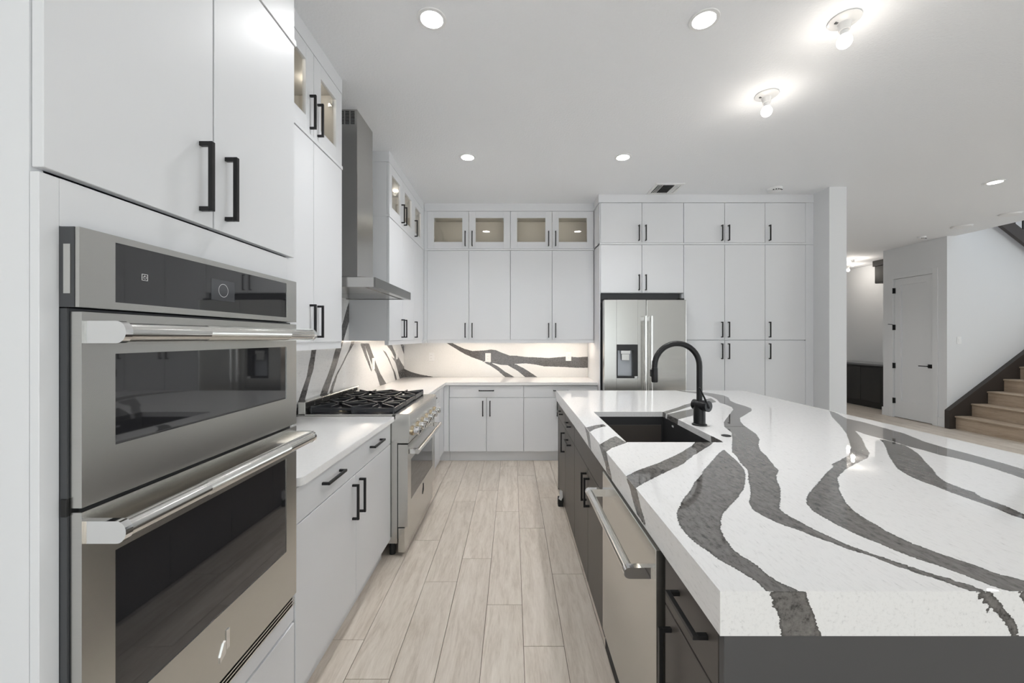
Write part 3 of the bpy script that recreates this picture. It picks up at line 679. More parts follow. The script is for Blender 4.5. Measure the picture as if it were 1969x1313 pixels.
obj('vent_slot', bx(-0.790, XF - 0.013, OY0 - 0.003, OY0 - 0.0011, 1.513, 1.600), 'steel_bar', ov)
obj('hinge_latch', bx(-0.797, XF - 0.0215, OY0 - 0.002, OY0 + 0.02, 1.118, 1.150, 0.001), 'black_plain', ov)
def oven_door(z0, z1, gz0, gz1, hz, name):
    bm = nb(); x0 = XF - 0.020
    box(bm, x0, XF, OY0 + 0.004, OY1, gz1, z1); box(bm, x0, XF, OY0 + 0.004, OY1, z0, gz0)
    box(bm, x0, XF, OY0 + 0.004, gy0, gz0, gz1); box(bm, x0, XF, gy1, OY1, gz0, gz1)
    d = obj(name, bm, 'stainless', ov)
    obj('door_glass', bx(x0 + 0.002, XF - 0.002, gy0, gy1, gz0, gz1), 'black_glass', d)
    bm = nb(); xb = -0.708
    cyl(bm, (xb, OY0 + 0.020, hz), (xb, OY1 - 0.004, hz), 0.0175, seg=28)
    hb = obj('handle', bm, 'steel_bar', d, smooth=True)
    bm = nb()
    for i in range(110):      # knurled grip
        y = OY0 + 0.215 + i * 0.0030
        lathe(bm, [(0.0177, -0.0006), (0.0181, 0.0), (0.0177, 0.0006)], (xb, y, hz), 20, 'Y')
    obj('grip_knurl', bm, 'steel_bar', hb, smooth=True, kind='stuff')
    for ya, yb in ((OY0 + 0.008, OY0 + 0.022), (OY1 - 0.018, OY1 - 0.004)):
        pr = [(XF, -0.020), (XF, 0.020)] + [(xb + 0.0195 * math.cos(t) * 0.9, 0.020 * math.sin(t)) for t in [PI / 2 - PI * k / 14 for k in range(15)]]
        bm = prism(nb(), [(a, hz + b2) for a, b2 in pr], lambda a, b2, h: (a, h, b2), ya, yb)
        obj('handle_bracket', bm, 'chrome', d)
    return d
oven_door(1.132, 1.481, 1.229, 1.404, 1.445, 'upper_door')
ld = oven_door(0.535, 1.124, 0.711, 1.026, 1.087, 'lower_door')
bm = nb()    # maker's emblem: an upright bar and a slanted bar
box(bm, XF, XF + 0.003, 1.062, 1.074, 0.603, 0.655, 0.001)
prism(bm, [(1.038, 0.585), (1.059, 0.597), (1.059, 0.630), (1.052, 0.628), (1.038, 0.600)], lambda a, b2, h: (h, a, b2), XF, XF + 0.003)
obj('emblem', bm, 'chrome', ld)
bm = nb()
for i, z in enumerate((0.497, 0.507, 0.517, 0.527)):
    box(bm, -0.80, XF - 0.004 - 0.001 * i, OY0 + 0.004, OY1 - 0.002, z, z + 0.004)
obj('vent_louvre', bm, 'steel_bar', ov)
obj('vent_recess', bx(-0.80, XF - 0.014, OY0 + 0.004, OY1 - 0.002, 0.492, 0.534), 'black_plain', ov)

# ================================================================== base cabinets
def carcass(run, u0, u1, z0, z1, depth, parent, mat='cabinet_white', d0=-0.0215):
    obj('carcass', run.box(nb(), u0 + 0.0005, u1 - 0.0005, -depth, d0, z0, z1), mat, parent)
def toe(run, u0, u1, parent, mat='cabinet_white', d=-0.06, h=0.118):
    obj('toe_kick', run.box(nb(), u0, u1, d - 0.02, d, 0, h), mat, parent)
def base_cab(run, u0, u1, depth, label, doors, drawers, z=(0.122, 0.745, 0.883), mat='cabinet_white', group=None, toe_d=-0.06, name='base_cabinet'):
    t = thing(name, label, 'cabinet', tuple(run.pt((u0 + u1) / 2, -depth / 2, 0)), group)
    carcass(run, u0, u1, 0.118, 0.888, depth, t, mat)
    toe(run, u0, u1, t, mat, toe_d)
    for a, b2, hs in drawers:
        dr = door(run, a, b2, z[1], z[2], t, mat, name='drawer_front')
        for h in hs: pull(run, h, (z[1] + z[2]) / 2 + 0.012, dr, 0.176, True)
    for a, b2, h, *r in doors:
        door(run, a, b2, z[0], z[1], t, mat, hu=h, hz=z[1] - 0.125)
    return t
LD = 0.795 - 1.417 + 1.238      # dummy keeps numbers together
BD = 0.617
base_cab(LR, 1.454, 2.592, BD, 'white base cabinet with one wide drawer between the ovens and the range',
         [(1.456, 2.020, 1.975), (2.020, 2.590, 2.065)], [(1.456, 2.590, (1.745, 2.300))])
base_cab(LR, 3.520, 4.300, BD, 'white base cabinet between the range and the corner',
         [(3.53, 4.30, 3.60)], [(3.53, 4.30, (3.93,))])
BRN = Run('-Y', 4.59)
tc = thing('corner_cabinet', 'white blind corner base unit where the two worktops meet', 'cabinet', (-1.08, 4.85, 0))
obj('carcass', bx(-1.417, -0.735, 4.613, 5.188, 0.118, 0.888), 'cabinet_white', tc)
obj('carcass_return', bx(-1.417, -0.817, 4.302, 4.612, 0.118, 0.888), 'cabinet_white', tc)
obj('filler', bx(-0.815, -0.795, 4.302, 4.588, 0.122, 0.883), 'cabinet_white', tc)
obj('filler', bx(-0.793, -0.735, 4.590, 4.611, 0.122, 0.883), 'cabinet_white', tc)
obj('toe_kick', bx(-0.87, -0.85, 4.302, 4.65, 0, 0.118), 'cabinet_white', tc)
obj('toe_kick', bx(-0.85, -0.735, 4.65, 4.67, 0, 0.118), 'cabinet_white', tc)
base_cab(BRN, -0.732, 0.125, 0.598, 'white base cabinet with one drawer and two doors, centre of the back wall',
         [(-0.732, -0.3026, -0.345), (-0.3026, 0.125, -0.262)], [(-0.732, 0.125, (-0.3035,))])
base_cab(BRN, 0.125, 0.978, 0.598, 'white base cabinet beside the refrigerator panel, partly hidden by the island',
         [(0.125, 0.552, 0.51), (0.552, 0.978, 0.594)], [(0.125, 0.978, (0.552,))])

# ---- worktops
def rounded(poly_pts, r, idx, n=6):
    out = []
    for i, p in enumerate(poly_pts):
        if i not in idx: out.append(p); continue
        a, b2 = Vector(poly_pts[i - 1]), Vector(poly_pts[(i + 1) % len(poly_pts)]); q = Vector(p)
        u, w = (a - q).normalized(), (b2 - q).normalized()
        c = q + u * r + w * r
        for k in range(n + 1):
            t = k / n * PI / 2
            out.append(tuple(c - w * r * math.cos(t) - u * r * math.sin(t)))
    return out
def worktop(poly, label, base):
    bm = prism(nb(), poly, lambda a, b2, h: (a, b2, h), 0.8885, 0.92)
    bmesh.ops.bevel(bm, geom=[e for e in bm.edges if abs(e.verts[0].co.z - e.verts[1].co.z) < 1e-6], offset=0.0025, segments=2, affect='EDGES')
    return obj('worktop', bm, 'quartz_white', None, label=label, cat='worktop', base=base)
worktop(rounded([(-1.416, 1.455), (-0.772, 1.455), (-0.772, 2.596), (-1.416, 2.596)], 0.03, (1,)), 'short white quartz worktop between the ovens and the range', (-1.1, 2.0, 0.8885))
worktop([(-1.416, 3.515), (-0.772, 3.515), (-0.772, 4.567), (0.978, 4.567), (0.978, 5.188), (-1.416, 5.188)], 'L-shaped white quartz worktop from the range round the corner to the refrigerator', (-0.5, 4.9, 0.8885))

# ---- veined backsplash
s = Slab(); xs = -1.417
s.grid(steps([1.455, 5.19], 0.010), steps([0.9205, 2.0], 0.010), lambda u, v: (xs, u, v), V_BSL)
s.grid([1.455, 5.19], [0.9205, 2.0], lambda u, v: (WL + 0.0005, u, v), None, flip=True)
s.grid([WL + 0.0005, xs], [1.455, 5.19], lambda u, v: (u, v, 0.9205), None); s.grid([WL + 0.0005, xs], [1.455, 5.19], lambda u, v: (u, v, 2.0), None)
s.grid([WL + 0.0005, xs], [0.9205, 2.0], lambda u, v: (u, 1.455, v), None)
tag(s.build('backsplash', 'quartz_splash', base=(-1.42, 3.3, 0.9205)), 'white quartz backsplash with dark diagonal veins behind the range', 'backsplash')
s = Slab(); yb = 5.19
s.grid(steps([-1.4165, 0.978], 0.010), steps([0.9205, 1.43], 0.010), lambda u, v: (u, yb, v), V_BSB)
s.grid([-1.4165, 0.978], [0.9205, 1.43], lambda u, v: (u, WB - 0.0005, v), None, flip=True)
s.grid([-1.4165, 0.978], [yb, WB - 0.0005], lambda u, v: (u, v, 0.9205), None); s.grid([-1.4165, 0.978], [yb, WB - 0.0005], lambda u, v: (u, v, 1.43), None)
tag(s.build('backsplash', 'quartz_splash', base=(-0.2, 5.195, 0.9205)), 'white quartz backsplash with one broad dark horizontal vein on the back wall', 'backsplash')

# ---- outlets on the backsplash
def outlet(run, u, z, label, switch=False):
    t = thing('wall_switch' if switch else 'power_outlet', label, 'switch' if switch else 'outlet', tuple(run.pt(u, 0, z - 0.057)), None if switch else 'outlets on the backsplash')
    obj('cover_plate', run.box(nb(), u - 0.036, u + 0.036, 0.0006, 0.006, z - 0.058, z + 0.058, 0.002), 'white_plastic', t)
    if switch:
        obj('rocker', run.box(nb(), u - 0.016, u + 0.016, 0.006, 0.010, z - 0.033, z + 0.033, 0.001), 'white_plastic', t)
        return
    f = obj('receptacle', run.box(nb(), u - 0.017, u + 0.017, 0.006, 0.008, z - 0.034, z + 0.034, 0.001), 'white_plastic', t)
    bm = nb()
    for dz in (-0.018, 0.018):
        for du in (-0.006, 0.006): run.box(bm, u + du - 0.001, u + du + 0.001, 0.008, 0.0083, z + dz - 0.005, z + dz + 0.005)
    obj('slots', bm, 'grey_slot', f, kind='stuff')
SB, SLF = Run('-Y', 5.19), Run('+X', -1.417)
outlet(SB, -1.06, 1.185, 'white outlet on plain white backsplash near the corner')
outlet(SB, -0.322, 1.175, 'white outlet set into the dark vein under the middle wall cabinets')
outlet(SB, 0.725, 1.19, 'white outlet over the vein edge at the refrigerator end')
outlet(SLF, 4.04, 1.17, 'white outlet on the left backsplash just beyond the range')
outlet(SLF, 4.86, 1.23, 'white outlet on the left backsplash close to the corner')
outlet(Run('-Y', 6.33), 7.09, 1.39, 'white light switch on the wall above the stair foot', True)

# ================================================================== wall cabinets
def lamp_puck(p, parent, power=0.32, warm=True):
    pk = obj('puck_light', lathe(nb(), [(0.028, 0), (0.028, -0.008)], p, 20), 'led_warm', parent)
    point((p[0], p[1], p[2] - 0.035), power, (1.0, 0.94, 0.86), pk, 0.02)
def wall_cab(run, u0, u1, z0, z1, depth, label, doors, glass=False, hz=None, name='wall_cabinet', group=None, strip=None, lamp=None, filler=None, rail=None):
    t = thing(name, label, 'cabinet', tuple(run.pt((u0 + u1) / 2, -depth / 2, z0)), group)
    if glass:
        bm = nb(); a, b2 = u0 + 0.0005, u1 - 0.0005; k = 0.016
        run.box(bm, a, a + k, -depth, -0.0215, z0, z1); run.box(bm, b2 - k, b2, -depth, -0.0215, z0, z1)
        run.box(bm, a + k, b2 - k, -depth, -0.0215, z0, z0 + k); run.box(bm, a + k, b2 - k, -depth, -0.0215, z1 - k, z1)
        obj('carcass', bm, 'cabinet_white', t)
        bm = nb(); e = 0.0012
        run.box(bm, a + k, b2 - k, -depth, -depth + 0.008, z0 + k, z1 - k)
        run.box(bm, a + k, a + k + e, -depth + 0.008, -0.022, z0 + k, z1 - k); run.box(bm, b2 - k - e, b2 - k, -depth + 0.008, -0.022, z0 + k, z1 - k)
        run.box(bm, a + k + e, b2 - k - e, -depth + 0.008, -0.022, z0 + k, z0 + k + e); run.box(bm, a + k + e, b2 - k - e, -depth + 0.008, -0.022, z1 - k - e, z1 - k)
        obj('liner', bm, 'cabinet_inside', t)
        for lu in (lamp or ()): lamp_puck(tuple(run.pt(lu, -0.022 - depth * 0.30, z1 - k - 0.002)), t)
    else:
        carcass(run, u0, u1, z0, z1, depth, t)
    for a, b2, h in doors:
        if glass: 
            d = glass_door(run, a, b2, z0, z1, t, h, hz)
            hs = a if abs(h - a) > abs(h - b2) else b2
            sg = 1 if hs == a else -1
            bm = nb()
            run.box(bm, hs + sg * 0.055, hs + sg * 0.095, -0.034, -0.0205, z1 - 0.115, z1 - 0.085, 0.002)
            run.box(bm, hs + sg * 0.020, hs + sg * 0.060, -0.060, -0.034, z1 - 0.112, z1 - 0.088, 0.002)
            obj('hinge', bm, 'chrome', d)
        else: door(run, a, b2, z0, z1, t, hu=h, hz=hz)
    if rail:
        obj('light_rail', run.box(run.box(nb(), u0, u1, -0.040, -0.006, z0 - 0.038, z0), u0, u1, -0.0213, -0.006, z0, z0 + 0.0023), 'cabinet_white', t)
    if strip:
        for a, b2, pw in strip:
            o = obj('light_strip', run.box(nb(), a, b2, -depth * 0.36, -depth * 0.36 + 0.016, z0 - 0.010, z0 - 0.0005), 'led_warm', t)
            d = bpy.data.lights.new('under_cabinet_light', 'AREA'); d.shape = 'RECTANGLE'; d.size = b2 - a; d.size_y = 0.02
            d.energy = pw; d.color = (1.0, 0.86, 0.72)
            l = bpy.data.objects.new('under_cabinet_light', d); link(l, o)
            l.location = run.pt((a + b2) / 2, -depth * 0.36 + 0.008, z0 - 0.012) - org(o); l.rotation_euler = (0, 0, run.rot())
    return t
def row_rail(run, u0, u1, name_label, n, depth=0.03, proud=0.004, z0=RZ0, z1=RZ1):
    struct('trim_%d' % n, run.box(nb(), u0, u1, -depth, proud, z0 + 0.0005, z1 - 0.0005, 0.001), 'cabinet_white', name_label, 'trim', base=tuple(run.pt((u0 + u1) / 2, 0, z0)))
def crown(run, u0, u1, label, n, depth, d=0.0):
    struct('trim_%d' % n, run.box(nb(), u0, u1, -depth, d, TOPZ + 0.001, CEIL - 0.0005), 'cabinet_white', label, 'trim', base=tuple(run.pt((u0 + u1) / 2, 0, TOPZ)))
UL = Run('+X', -1.068); UD = 0.348
Z0, HZL, HZU = 1.407, 1.522, 2.622
wall_cab(UL, 1.455, 1.783, Z0, RZ0, UD, 'narrow white wall cabinet hidden behind the oven tower', [(1.455, 1.783, 1.74)], hz=HZL, rail=True)
wall_cab(UL, 1.784, 2.492, Z0, RZ0, UD, 'tall white two-door wall cabinet left of the range hood', [(1.784, 2.138, 2.098), (2.138, 2.492, 2.180)], hz=HZL, rail=True)
wall_cab(UL, 1.455, 1.783, RZ1, TOPZ, UD, 'small glass-fronted cabinet beside the oven tower under the ceiling', [(1.455, 1.783, 1.74)], True, HZU, lamp=(1.62,))
wall_cab(UL, 1.784, 2.492, RZ1, TOPZ, UD, 'glass-fronted cabinet pair under the ceiling left of the range hood', [(1.784, 2.138, 2.098), (2.138, 2.492, 2.180)], True, HZU, lamp=(1.95, 2.32))
row_rail(UL, 1.455, 2.494, 'thin white rail between wall cabinets left of the hood', 2, depth=0.347)
crown(UL, 1.455, 2.494, 'flat white crown above the cabinets left of the hood', 3, 0.347)
wall_cab(UL, 3.445, 4.286, Z0, RZ0, UD, 'white two-door wall cabinet right of the range hood', [(3.445, 3.864, 3.822), (3.864, 4.286, 3.906)], hz=HZL, rail=True, strip=[(3.75, 4.25, 1.1)])
wall_cab(UL, 4.287, 4.715, Z0, RZ0, UD, 'narrow white wall cabinet next to the inner corner', [(4.287, 4.715, 4.335)], hz=HZL, rail=True, strip=[(4.32, 4.68, 0.9)])
wall_cab(UL, 3.445, 4.286, RZ1, TOPZ, UD, 'glass-fronted cabinet pair under the ceiling right of the hood', [(3.445, 3.864, 3.822), (3.864, 4.286, 3.906)], True, HZU, lamp=(3.65, 4.07))
wall_cab(UL, 4.287, 4.715, RZ1, TOPZ, UD, 'single glass-fronted cabinet in the inner corner under the ceiling', [(4.287, 4.715, 4.335)], True, HZU, lamp=(4.5,))
row_rail(UL, 3.443, 4.78, 'thin white rail between wall cabinets right of the hood', 4, depth=0.347)
crown(UL, 3.443, 4.78, 'flat white crown above the cabinets right of the hood', 5, 0.347)
UB = Run('-Y', 4.79); UBD = 0.398
X0, X1, X2, X3, X4 = -1.0287, -0.5278, -0.0288, 0.4727, 0.9736
bt = thing('corner_filler', 'white filler strip in the inner corner of the wall cabinets', 'filler', (-1.05, 4.8, Z0))
obj('filler_lower', bx(-1.066, X0, 4.791, 4.812, Z0, RZ0), 'cabinet_white', bt)
obj('filler_upper', bx(-1.066, X0, 4.791, 4.812, RZ1, TOPZ), 'cabinet_white', bt)
obj('filler_side', bx(-1.088, -1.068, 4.717, 4.790, Z0, RZ0), 'cabinet_white', bt)
obj('filler_side', bx(-1.088, -1.068, 4.717, 4.790, RZ1, TOPZ), 'cabinet_white', bt)
obj('light_rail', bx(-1.095, -1.03, 4.717, 4.825, Z0 - 0.038, Z0 - 0.001), 'cabinet_white', bt)
wall_cab(UB, X0, X2, Z0, RZ0, UBD, 'tall white two-door wall cabinet on the back wall, corner side', [(X0, X1, X1 - 0.043), (X1, X2, X1 + 0.041)], hz=HZL, rail=True, strip=[(X0 + 0.1, X2 - 0.1, 1.0)])
wall_cab(UB, X2, X4, Z0, RZ0, UBD, 'tall white two-door wall cabinet on the back wall, refrigerator side', [(X2, X3, X3 - 0.043), (X3, X4, X3 + 0.041)], hz=HZL, rail=True, strip=[(X2 + 0.1, X4 - 0.06, 1.4)])
wall_cab(UB, X0, X2, RZ1, TOPZ, UBD, 'lit glass-fronted cabinet pair on the back wall, corner side', [(X0, X1, X1 - 0.043), (X1, X2, X1 + 0.041)], True, HZU, lamp=((X0 + X1) / 2 + 0.05, (X1 + X2) / 2))
wall_cab(UB, X2, X4, RZ1, TOPZ, UBD, 'lit glass-fronted cabinet pair on the back wall, refrigerator side', [(X2, X3, X3 - 0.043), (X3, X4, X3 + 0.041)], True, HZU, lamp=((X2 + X3) / 2, (X3 + X4) / 2 - 0.06))
row_rail(UB, -1.063, 0.9775, 'thin white rail between the back wall cabinets', 6, depth=0.397)
crown(UB, -1.066, 0.9775, 'flat white crown above the back wall cabinets', 7, 0.397)

# ---- refrigerator surround and pantry wall
PR = Run('-Y', 4.49); PD = 0.695
P0, P1, P2, P3, P4, P5 = 0.988, 1.455, 1.926, 2.388, 2.844, 3.301
HT, HM = 2.612, 2.055
ofc = wall_cab(PR, P0, P2, 1.9385, RZ0, PD, 'white two-door cabinet directly above the refrigerator', [(P0, P1, P1 - 0.036), (P1, P2, P1 + 0.04)], hz=HM)
obj('side_panel', bx(0.979, 0.9875, 4.49, 5.185, 0, TOPZ), 'cabinet_white', ofc)
obj('side_panel', bx(1.912, 1.9255, 4.512, 5.185, 0, 1.935), 'cabinet_white', ofc)
obj('recess_shade', bx(0.992, 1.910, 4.56, 4.575, 1.832, 1.936), 'oven_side', ofc)  # dark panel stands for the shade in the recess above the refrigerator
wall_cab(PR, P0, P2, RZ1, TOPZ, PD, 'white two-door top cabinet under the ceiling above the refrigerator', [(P0, P1, P1 - 0.036), (P1, P2, P1 + 0.04)], hz=HT)
wall_cab(PR, P2, P4, RZ1, TOPZ, PD, 'white two-door top cabinet under the ceiling above the wide pantry', [(P2, P3, P3 - 0.036), (P3, P4, P3 + 0.04)], hz=HT)
wall_cab(PR, P4, P5, RZ1, TOPZ, PD, 'white one-door top cabinet under the ceiling beside the wall end', [(P4, P5, P4 + 0.045)], hz=HT)
def pantry(u0, u1, label, doors):
    t = thing('pantry_cabinet', label, 'cabinet', tuple(PR.pt((u0 + u1) / 2, -PD / 2, 0)))
    carcass(PR, u0, u1, 0.118, RZ0, PD, t); toe(PR, u0, u1, t)
    for a, b2, h in doors:
        door(PR, a, b2, 1.408, RZ0, t, hu=h, hz=1.525)
        door(PR, a, b2, 0.122, 1.405, t, hu=h, hz=1.282)
pantry(P2, P4, 'tall white four-door pantry cabinet right of the refrigerator', [(P2, P3, P3 - 0.036), (P3, P4, P3 + 0.04)])
pantry(P4, P5, 'tall narrow white pantry cabinet beside the wall end', [(P4, P5, P4 + 0.045)])
ff = thing('pantry_filler', 'white filler strip between the pantry and the wall end', 'filler', (3.345, 4.5, 0))
obj('filler_lower', bx(P5 + 0.001, 3.389, 4.492, 4.512, 0.0, RZ0), 'cabinet_white', ff)
obj('filler_upper', bx(P5 + 0.001, 3.389, 4.492, 4.512, RZ1, TOPZ), 'cabinet_white', ff)
row_rail(PR, 0.979, 3.389, 'thin white rail between the pantry cabinet rows', 8, depth=0.69)
crown(PR, 0.966, 3.389, 'flat white crown above the pantry cabinets', 9, 0.69, 0.006)
# ================================================================== RANGE
RY0, RY1 = 2.600, 3.510
rg = thing('range', 'stainless steel gas range with six burners and front knobs', 'stove', (-1.04, 3.055, 0))
obj('body', bx(-1.405, -0.755, RY0 + 0.002, RY1 - 0.002, 0.09, 0.90), 'stainless', rg)
for x in (-1.34, -0.80):
    for y in (RY0 + 0.05, RY1 - 0.05):
        obj('foot', lathe(nb(), [(0.02, 0), (0.02, 0.09)], (x, y, 0), 12), 'black_plain', rg)
obj('side_gap', bx(-0.755, -0.750, RY0 + 0.006, RY1 - 0.006, 0.12, 0.75), 'black_plain', rg)
bm = nb()    # cooktop pan with raised front deck
box(bm, -1.405, -0.765, RY0, RY1, 0.90, 0.926, 0.002); box(bm, -1.405, -0.765, RY0, RY0 + 0.02, 0.926, 0.934); box(bm, -1.405, -0.765, RY1 - 0.02, RY1, 0.926, 0.934)
ck = obj('cooktop', bm, 'stainless', rg)
bm = prism(nb(), [(-0.79, 0.745), (-0.679, 0.745), (-0.676, 0.80), (-0.674, 0.925), (-0.680, 0.936), (-0.79, 0.936)], lambda a, b2, h: (a, h, b2), RY0, RY1)
bmesh.ops.bevel(bm, geom=bm.edges[:], offset=0.003, segments=2, affect='EDGES')
cpn = obj('control_panel', bm, 'stainless', rg)
for i in range(6):
    y = RY0 + 0.085 + i * 0.148
    k = obj('knob', box(lathe(nb(), [(0.026, 0), (0.026, 0.026), (0.022, 0.030)], (-0.662, y, 0.81), 20, 'X'), -0.632, -0.622, y - 0.007, y + 0.007, 0.785, 0.835, 0.002), 'chrome', rg, smooth=True)
    obj('bezel', lathe(nb(), [(0.033, 0), (0.033, 0.010), (0.028, 0.014)], (-0.676, y, 0.81), 24, 'X'), 'bronze_ring', k, smooth=True)
    obj('knob_inset', bx(-0.622, -0.6212, y - 0.004, y + 0.004, 0.792, 0.828), 'black_plain', k)
# oven door
dx0, dxf = -0.750, -0.687
bm = nb(); gY0, gY1, gZ0, gZ1 = 2.69, 3.40, 0.345, 0.615
box(bm, dx0, dxf, RY0 + 0.004, RY1 - 0.004, 0.196, gZ0); box(bm, dx0, dxf, RY0 + 0.004, RY1 - 0.004, gZ1, 0.735)
box(bm, dx0, dxf, RY0 + 0.004, gY0, gZ0, gZ1); box(bm, dx0, dxf, gY1, RY1 - 0.004, gZ0, gZ1)
rd = obj('oven_door', bm, 'stainless', rg)
obj('door_glass', bx(dxf - 0.02, dxf - 0.0015, gY0, gY1, gZ0, gZ1), 'black_glass', rd)
bm = nb(); cyl(bm, (-0.630, RY0 + 0.03, 0.682), (-0.630, RY1 - 0.03, 0.682), 0.016, seg=24); obj('handle', bm, 'steel_bar', rd, smooth=True)
for y in (RY0 + 0.035, RY1 - 0.055):
    obj('handle_bracket', bx(dxf, -0.628, y, y + 0.02, 0.664, 0.700, 0.004, 2), 'chrome', rd)
bm = nb(); box(bm, dxf, dxf + 0.003, 3.055, 3.066, 0.262, 0.318); prism(bm, [(3.03, 0.245), (3.052, 0.256), (3.052, 0.292), (3.045, 0.290), (3.03, 0.262)], lambda a, b2, h: (h, a, b2), dxf, dxf + 0.003)
obj('emblem', bm, 'black_plain', rd)
obj('kick_panel', bx(-0.750, -0.707, RY0 + 0.004, RY1 - 0.004, 0.03, 0.188, 0.002), 'stainless', rg)
# rear trim with slots
bg_ = obj('back_trim', bx(-1.402, -1.355, RY0, RY1, 0.926, 1.012, 0.002), 'stainless', rg)
for i in range(8):
    y = RY0 + 0.03 + i * 0.108
    obj('trim_slot', bx(-1.3548, -1.3535, y, y + 0.088, 0.978, 1.002), 'black_plain', bg_)
obj('trim_recess', bx(-1.355, -1.352, RY0 + 0.02, RY1 - 0.02, 0.93, 0.966), 'black_plain', bg_)
obj('burner_pan', bx(-1.35, -0.775, RY0 + 0.022, RY1 - 0.022, 0.926, 0.929), 'cast_iron', ck)
def bar_plate(bm, p, q, z0, z1, w=0.009, taper=0.0):
    """upright grate finger from p to q (xy)"""
    p, q = Vector(p), Vector(q); d = (q - p).normalized(); n = Vector((-d.y, d.x)) * w / 2
    lo = [p + n, p - n, q - n, q + n]
    V = [bm.verts.new((c.x, c.y, z0 + (taper if i >= 2 else 0))) for i, c in enumerate(lo)] + [bm.verts.new((c.x, c.y, z1)) for c in lo]
    for f in ((0, 1, 2, 3), (7, 6, 5, 4), (0, 4, 5, 1), (1, 5, 6, 2), (2, 6, 7, 3), (3, 7, 4, 0)): bm.faces.new([V[i] for i in f])
gw = (RY1 - RY0 - 0.05) / 3
GX0, GX1 = -1.335, -0.785
for g in range(3):
    y0 = RY0 + 0.025 + g * gw + 0.003; y1 = y0 + gw - 0.006; ym = (y0 + y1) / 2; xm = (GX0 + GX1) / 2
    bm = nb(); zt = 0.982
    for a in (y0 + 0.005, y1 - 0.005):
        bar_plate(bm, (GX0, a), (xm - 0.09, a), 0.945, zt - 0.012); bar_plate(bm, (xm + 0.09, a), (GX1, a), 0.945, zt - 0.012); bar_plate(bm, (xm - 0.09, a), (xm + 0.09, a), 0.955, zt - 0.012)
    for xx in (GX0, xm, GX1): bar_plate(bm, (xx, y0), (xx, y1), 0.945, zt - 0.012)
    for bxx in (xm - 0.137, xm + 0.137):
        for (sx, sy) in ((1, 0), (-1, 0), (0, 1), (0, -1), (1, 1), (-1, 1), (1, -1), (-1, -1)):
            ln = 0.137 if sy == 0 else (ym - y0 if sx == 0 else 0.142)
            dvec = Vector((sx, sy)).normalized()
            o_ = Vector((bxx, ym)) + Vector((sx * 0.137, sy * (ym - y0)))
            i_ = Vector((bxx, ym)) + dvec * 0.035
            bar_plate(bm, o_, i_, 0.934 if (sx and sy) else 0.948, zt, 0.010, 0.012)
    for cx in (GX0 + 0.006, GX1 - 0.006):
        for cy in (y0 + 0.006, y1 - 0.006): box(bm, cx - 0.006, cx + 0.006, cy - 0.006, cy + 0.006, 0.9295, 0.95)
    obj('grate', bm, 'cast_iron', rg)
    for bxx in (xm - 0.137, xm + 0.137):
        bu = obj('burner', lathe(nb(), [(0.050, 0.9295), (0.048, 0.938), (0.036, 0.941)], (bxx, ym, 0), 24), 'bronze_ring', rg, smooth=True)
        obj('burner_cap', lathe(nb(), [(0.034, 0.941), (0.035, 0.947), (0.028, 0.951)], (bxx, ym, 0), 24), 'cast_iron', bu, smooth=True)

# ================================================================== RANGE HOOD
hd = thing('range_hood', 'stainless steel chimney range hood above the range', 'range hood', (-1.2, 2.965, 1.757))
HY0, HY1, HX = 2.530, 3.400, -0.871
CY0, CY1, CX = 2.814, 3.128, -1.0986
bm = nb()
box(bm, -1.415, HX - 0.012, HY0, HY1, 1.766, 1.818)
box(bm, -1.415, HX - 0.012, HY0, HY0 + 0.02, 1.757, 1.766); box(bm, -1.415, HX - 0.012, HY1 - 0.02, HY1, 1.757, 1.766)
box(bm, HX - 0.05, HX - 0.012, HY0 + 0.02, HY1 - 0.02, 1.757, 1.766)
cn = obj('canopy', bm, 'stainless_hood', hd)
obj('front_glass', bx(HX - 0.0118, HX, HY0, HY1, 1.757, 1.818, 0.001), 'stainless_dark', cn)
bm = nb()
lo = [(-1.414, HY0 + 0.004), (HX - 0.016, HY0 + 0.004), (HX - 0.016, HY1 - 0.004), (-1.414, HY1 - 0.004)]; hi = [(-1.414, CY0 - 0.006), (CX + 0.006, CY0 - 0.006), (CX + 0.006, CY1 + 0.006), (-1.414, CY1 + 0.006)]
A = [bm.verts.new((a, b2, 1.8182)) for a, b2 in lo]; B = [bm.verts.new((a, b2, 1.868)) for a, b2 in hi]
for i in range(4): bm.faces.new((A[i], A[(i + 1) % 4], B[(i + 1) % 4], B[i]))
bm.faces.new(A); bm.faces.new(B)
obj('canopy_slope', bm, 'stainless_hood', hd)
for i in range(2):
    y = HY0 + 0.045 + i * 0.395
    fl_ = obj('filter', bx(-1.36, -0.96, y, y + 0.385, 1.7605, 1.7655), 'stainless_hood', hd)
obj('lower_chimney', bx(-1.415, CX, CY0, CY1, 1.868, 2.60), 'stainless_hood', hd)
uc = obj('upper_chimney', bx(-1.415, CX - 0.002, CY0 + 0.002, CY1 - 0.002, 2.601, CEIL - 0.001), 'stainless_hood', hd)
bm = nb()
for c in range(5):
    x = CX - 0.020 - c * 0.0375
    for r in range(9): box(bm, x - 0.028, x, CY0 + 0.0005, CY0 + 0.0021, 2.945 + r * 0.0105, 2.9505 + r * 0.0105)
obj('vent_slots', bm, 'black_plain', uc, kind='stuff')

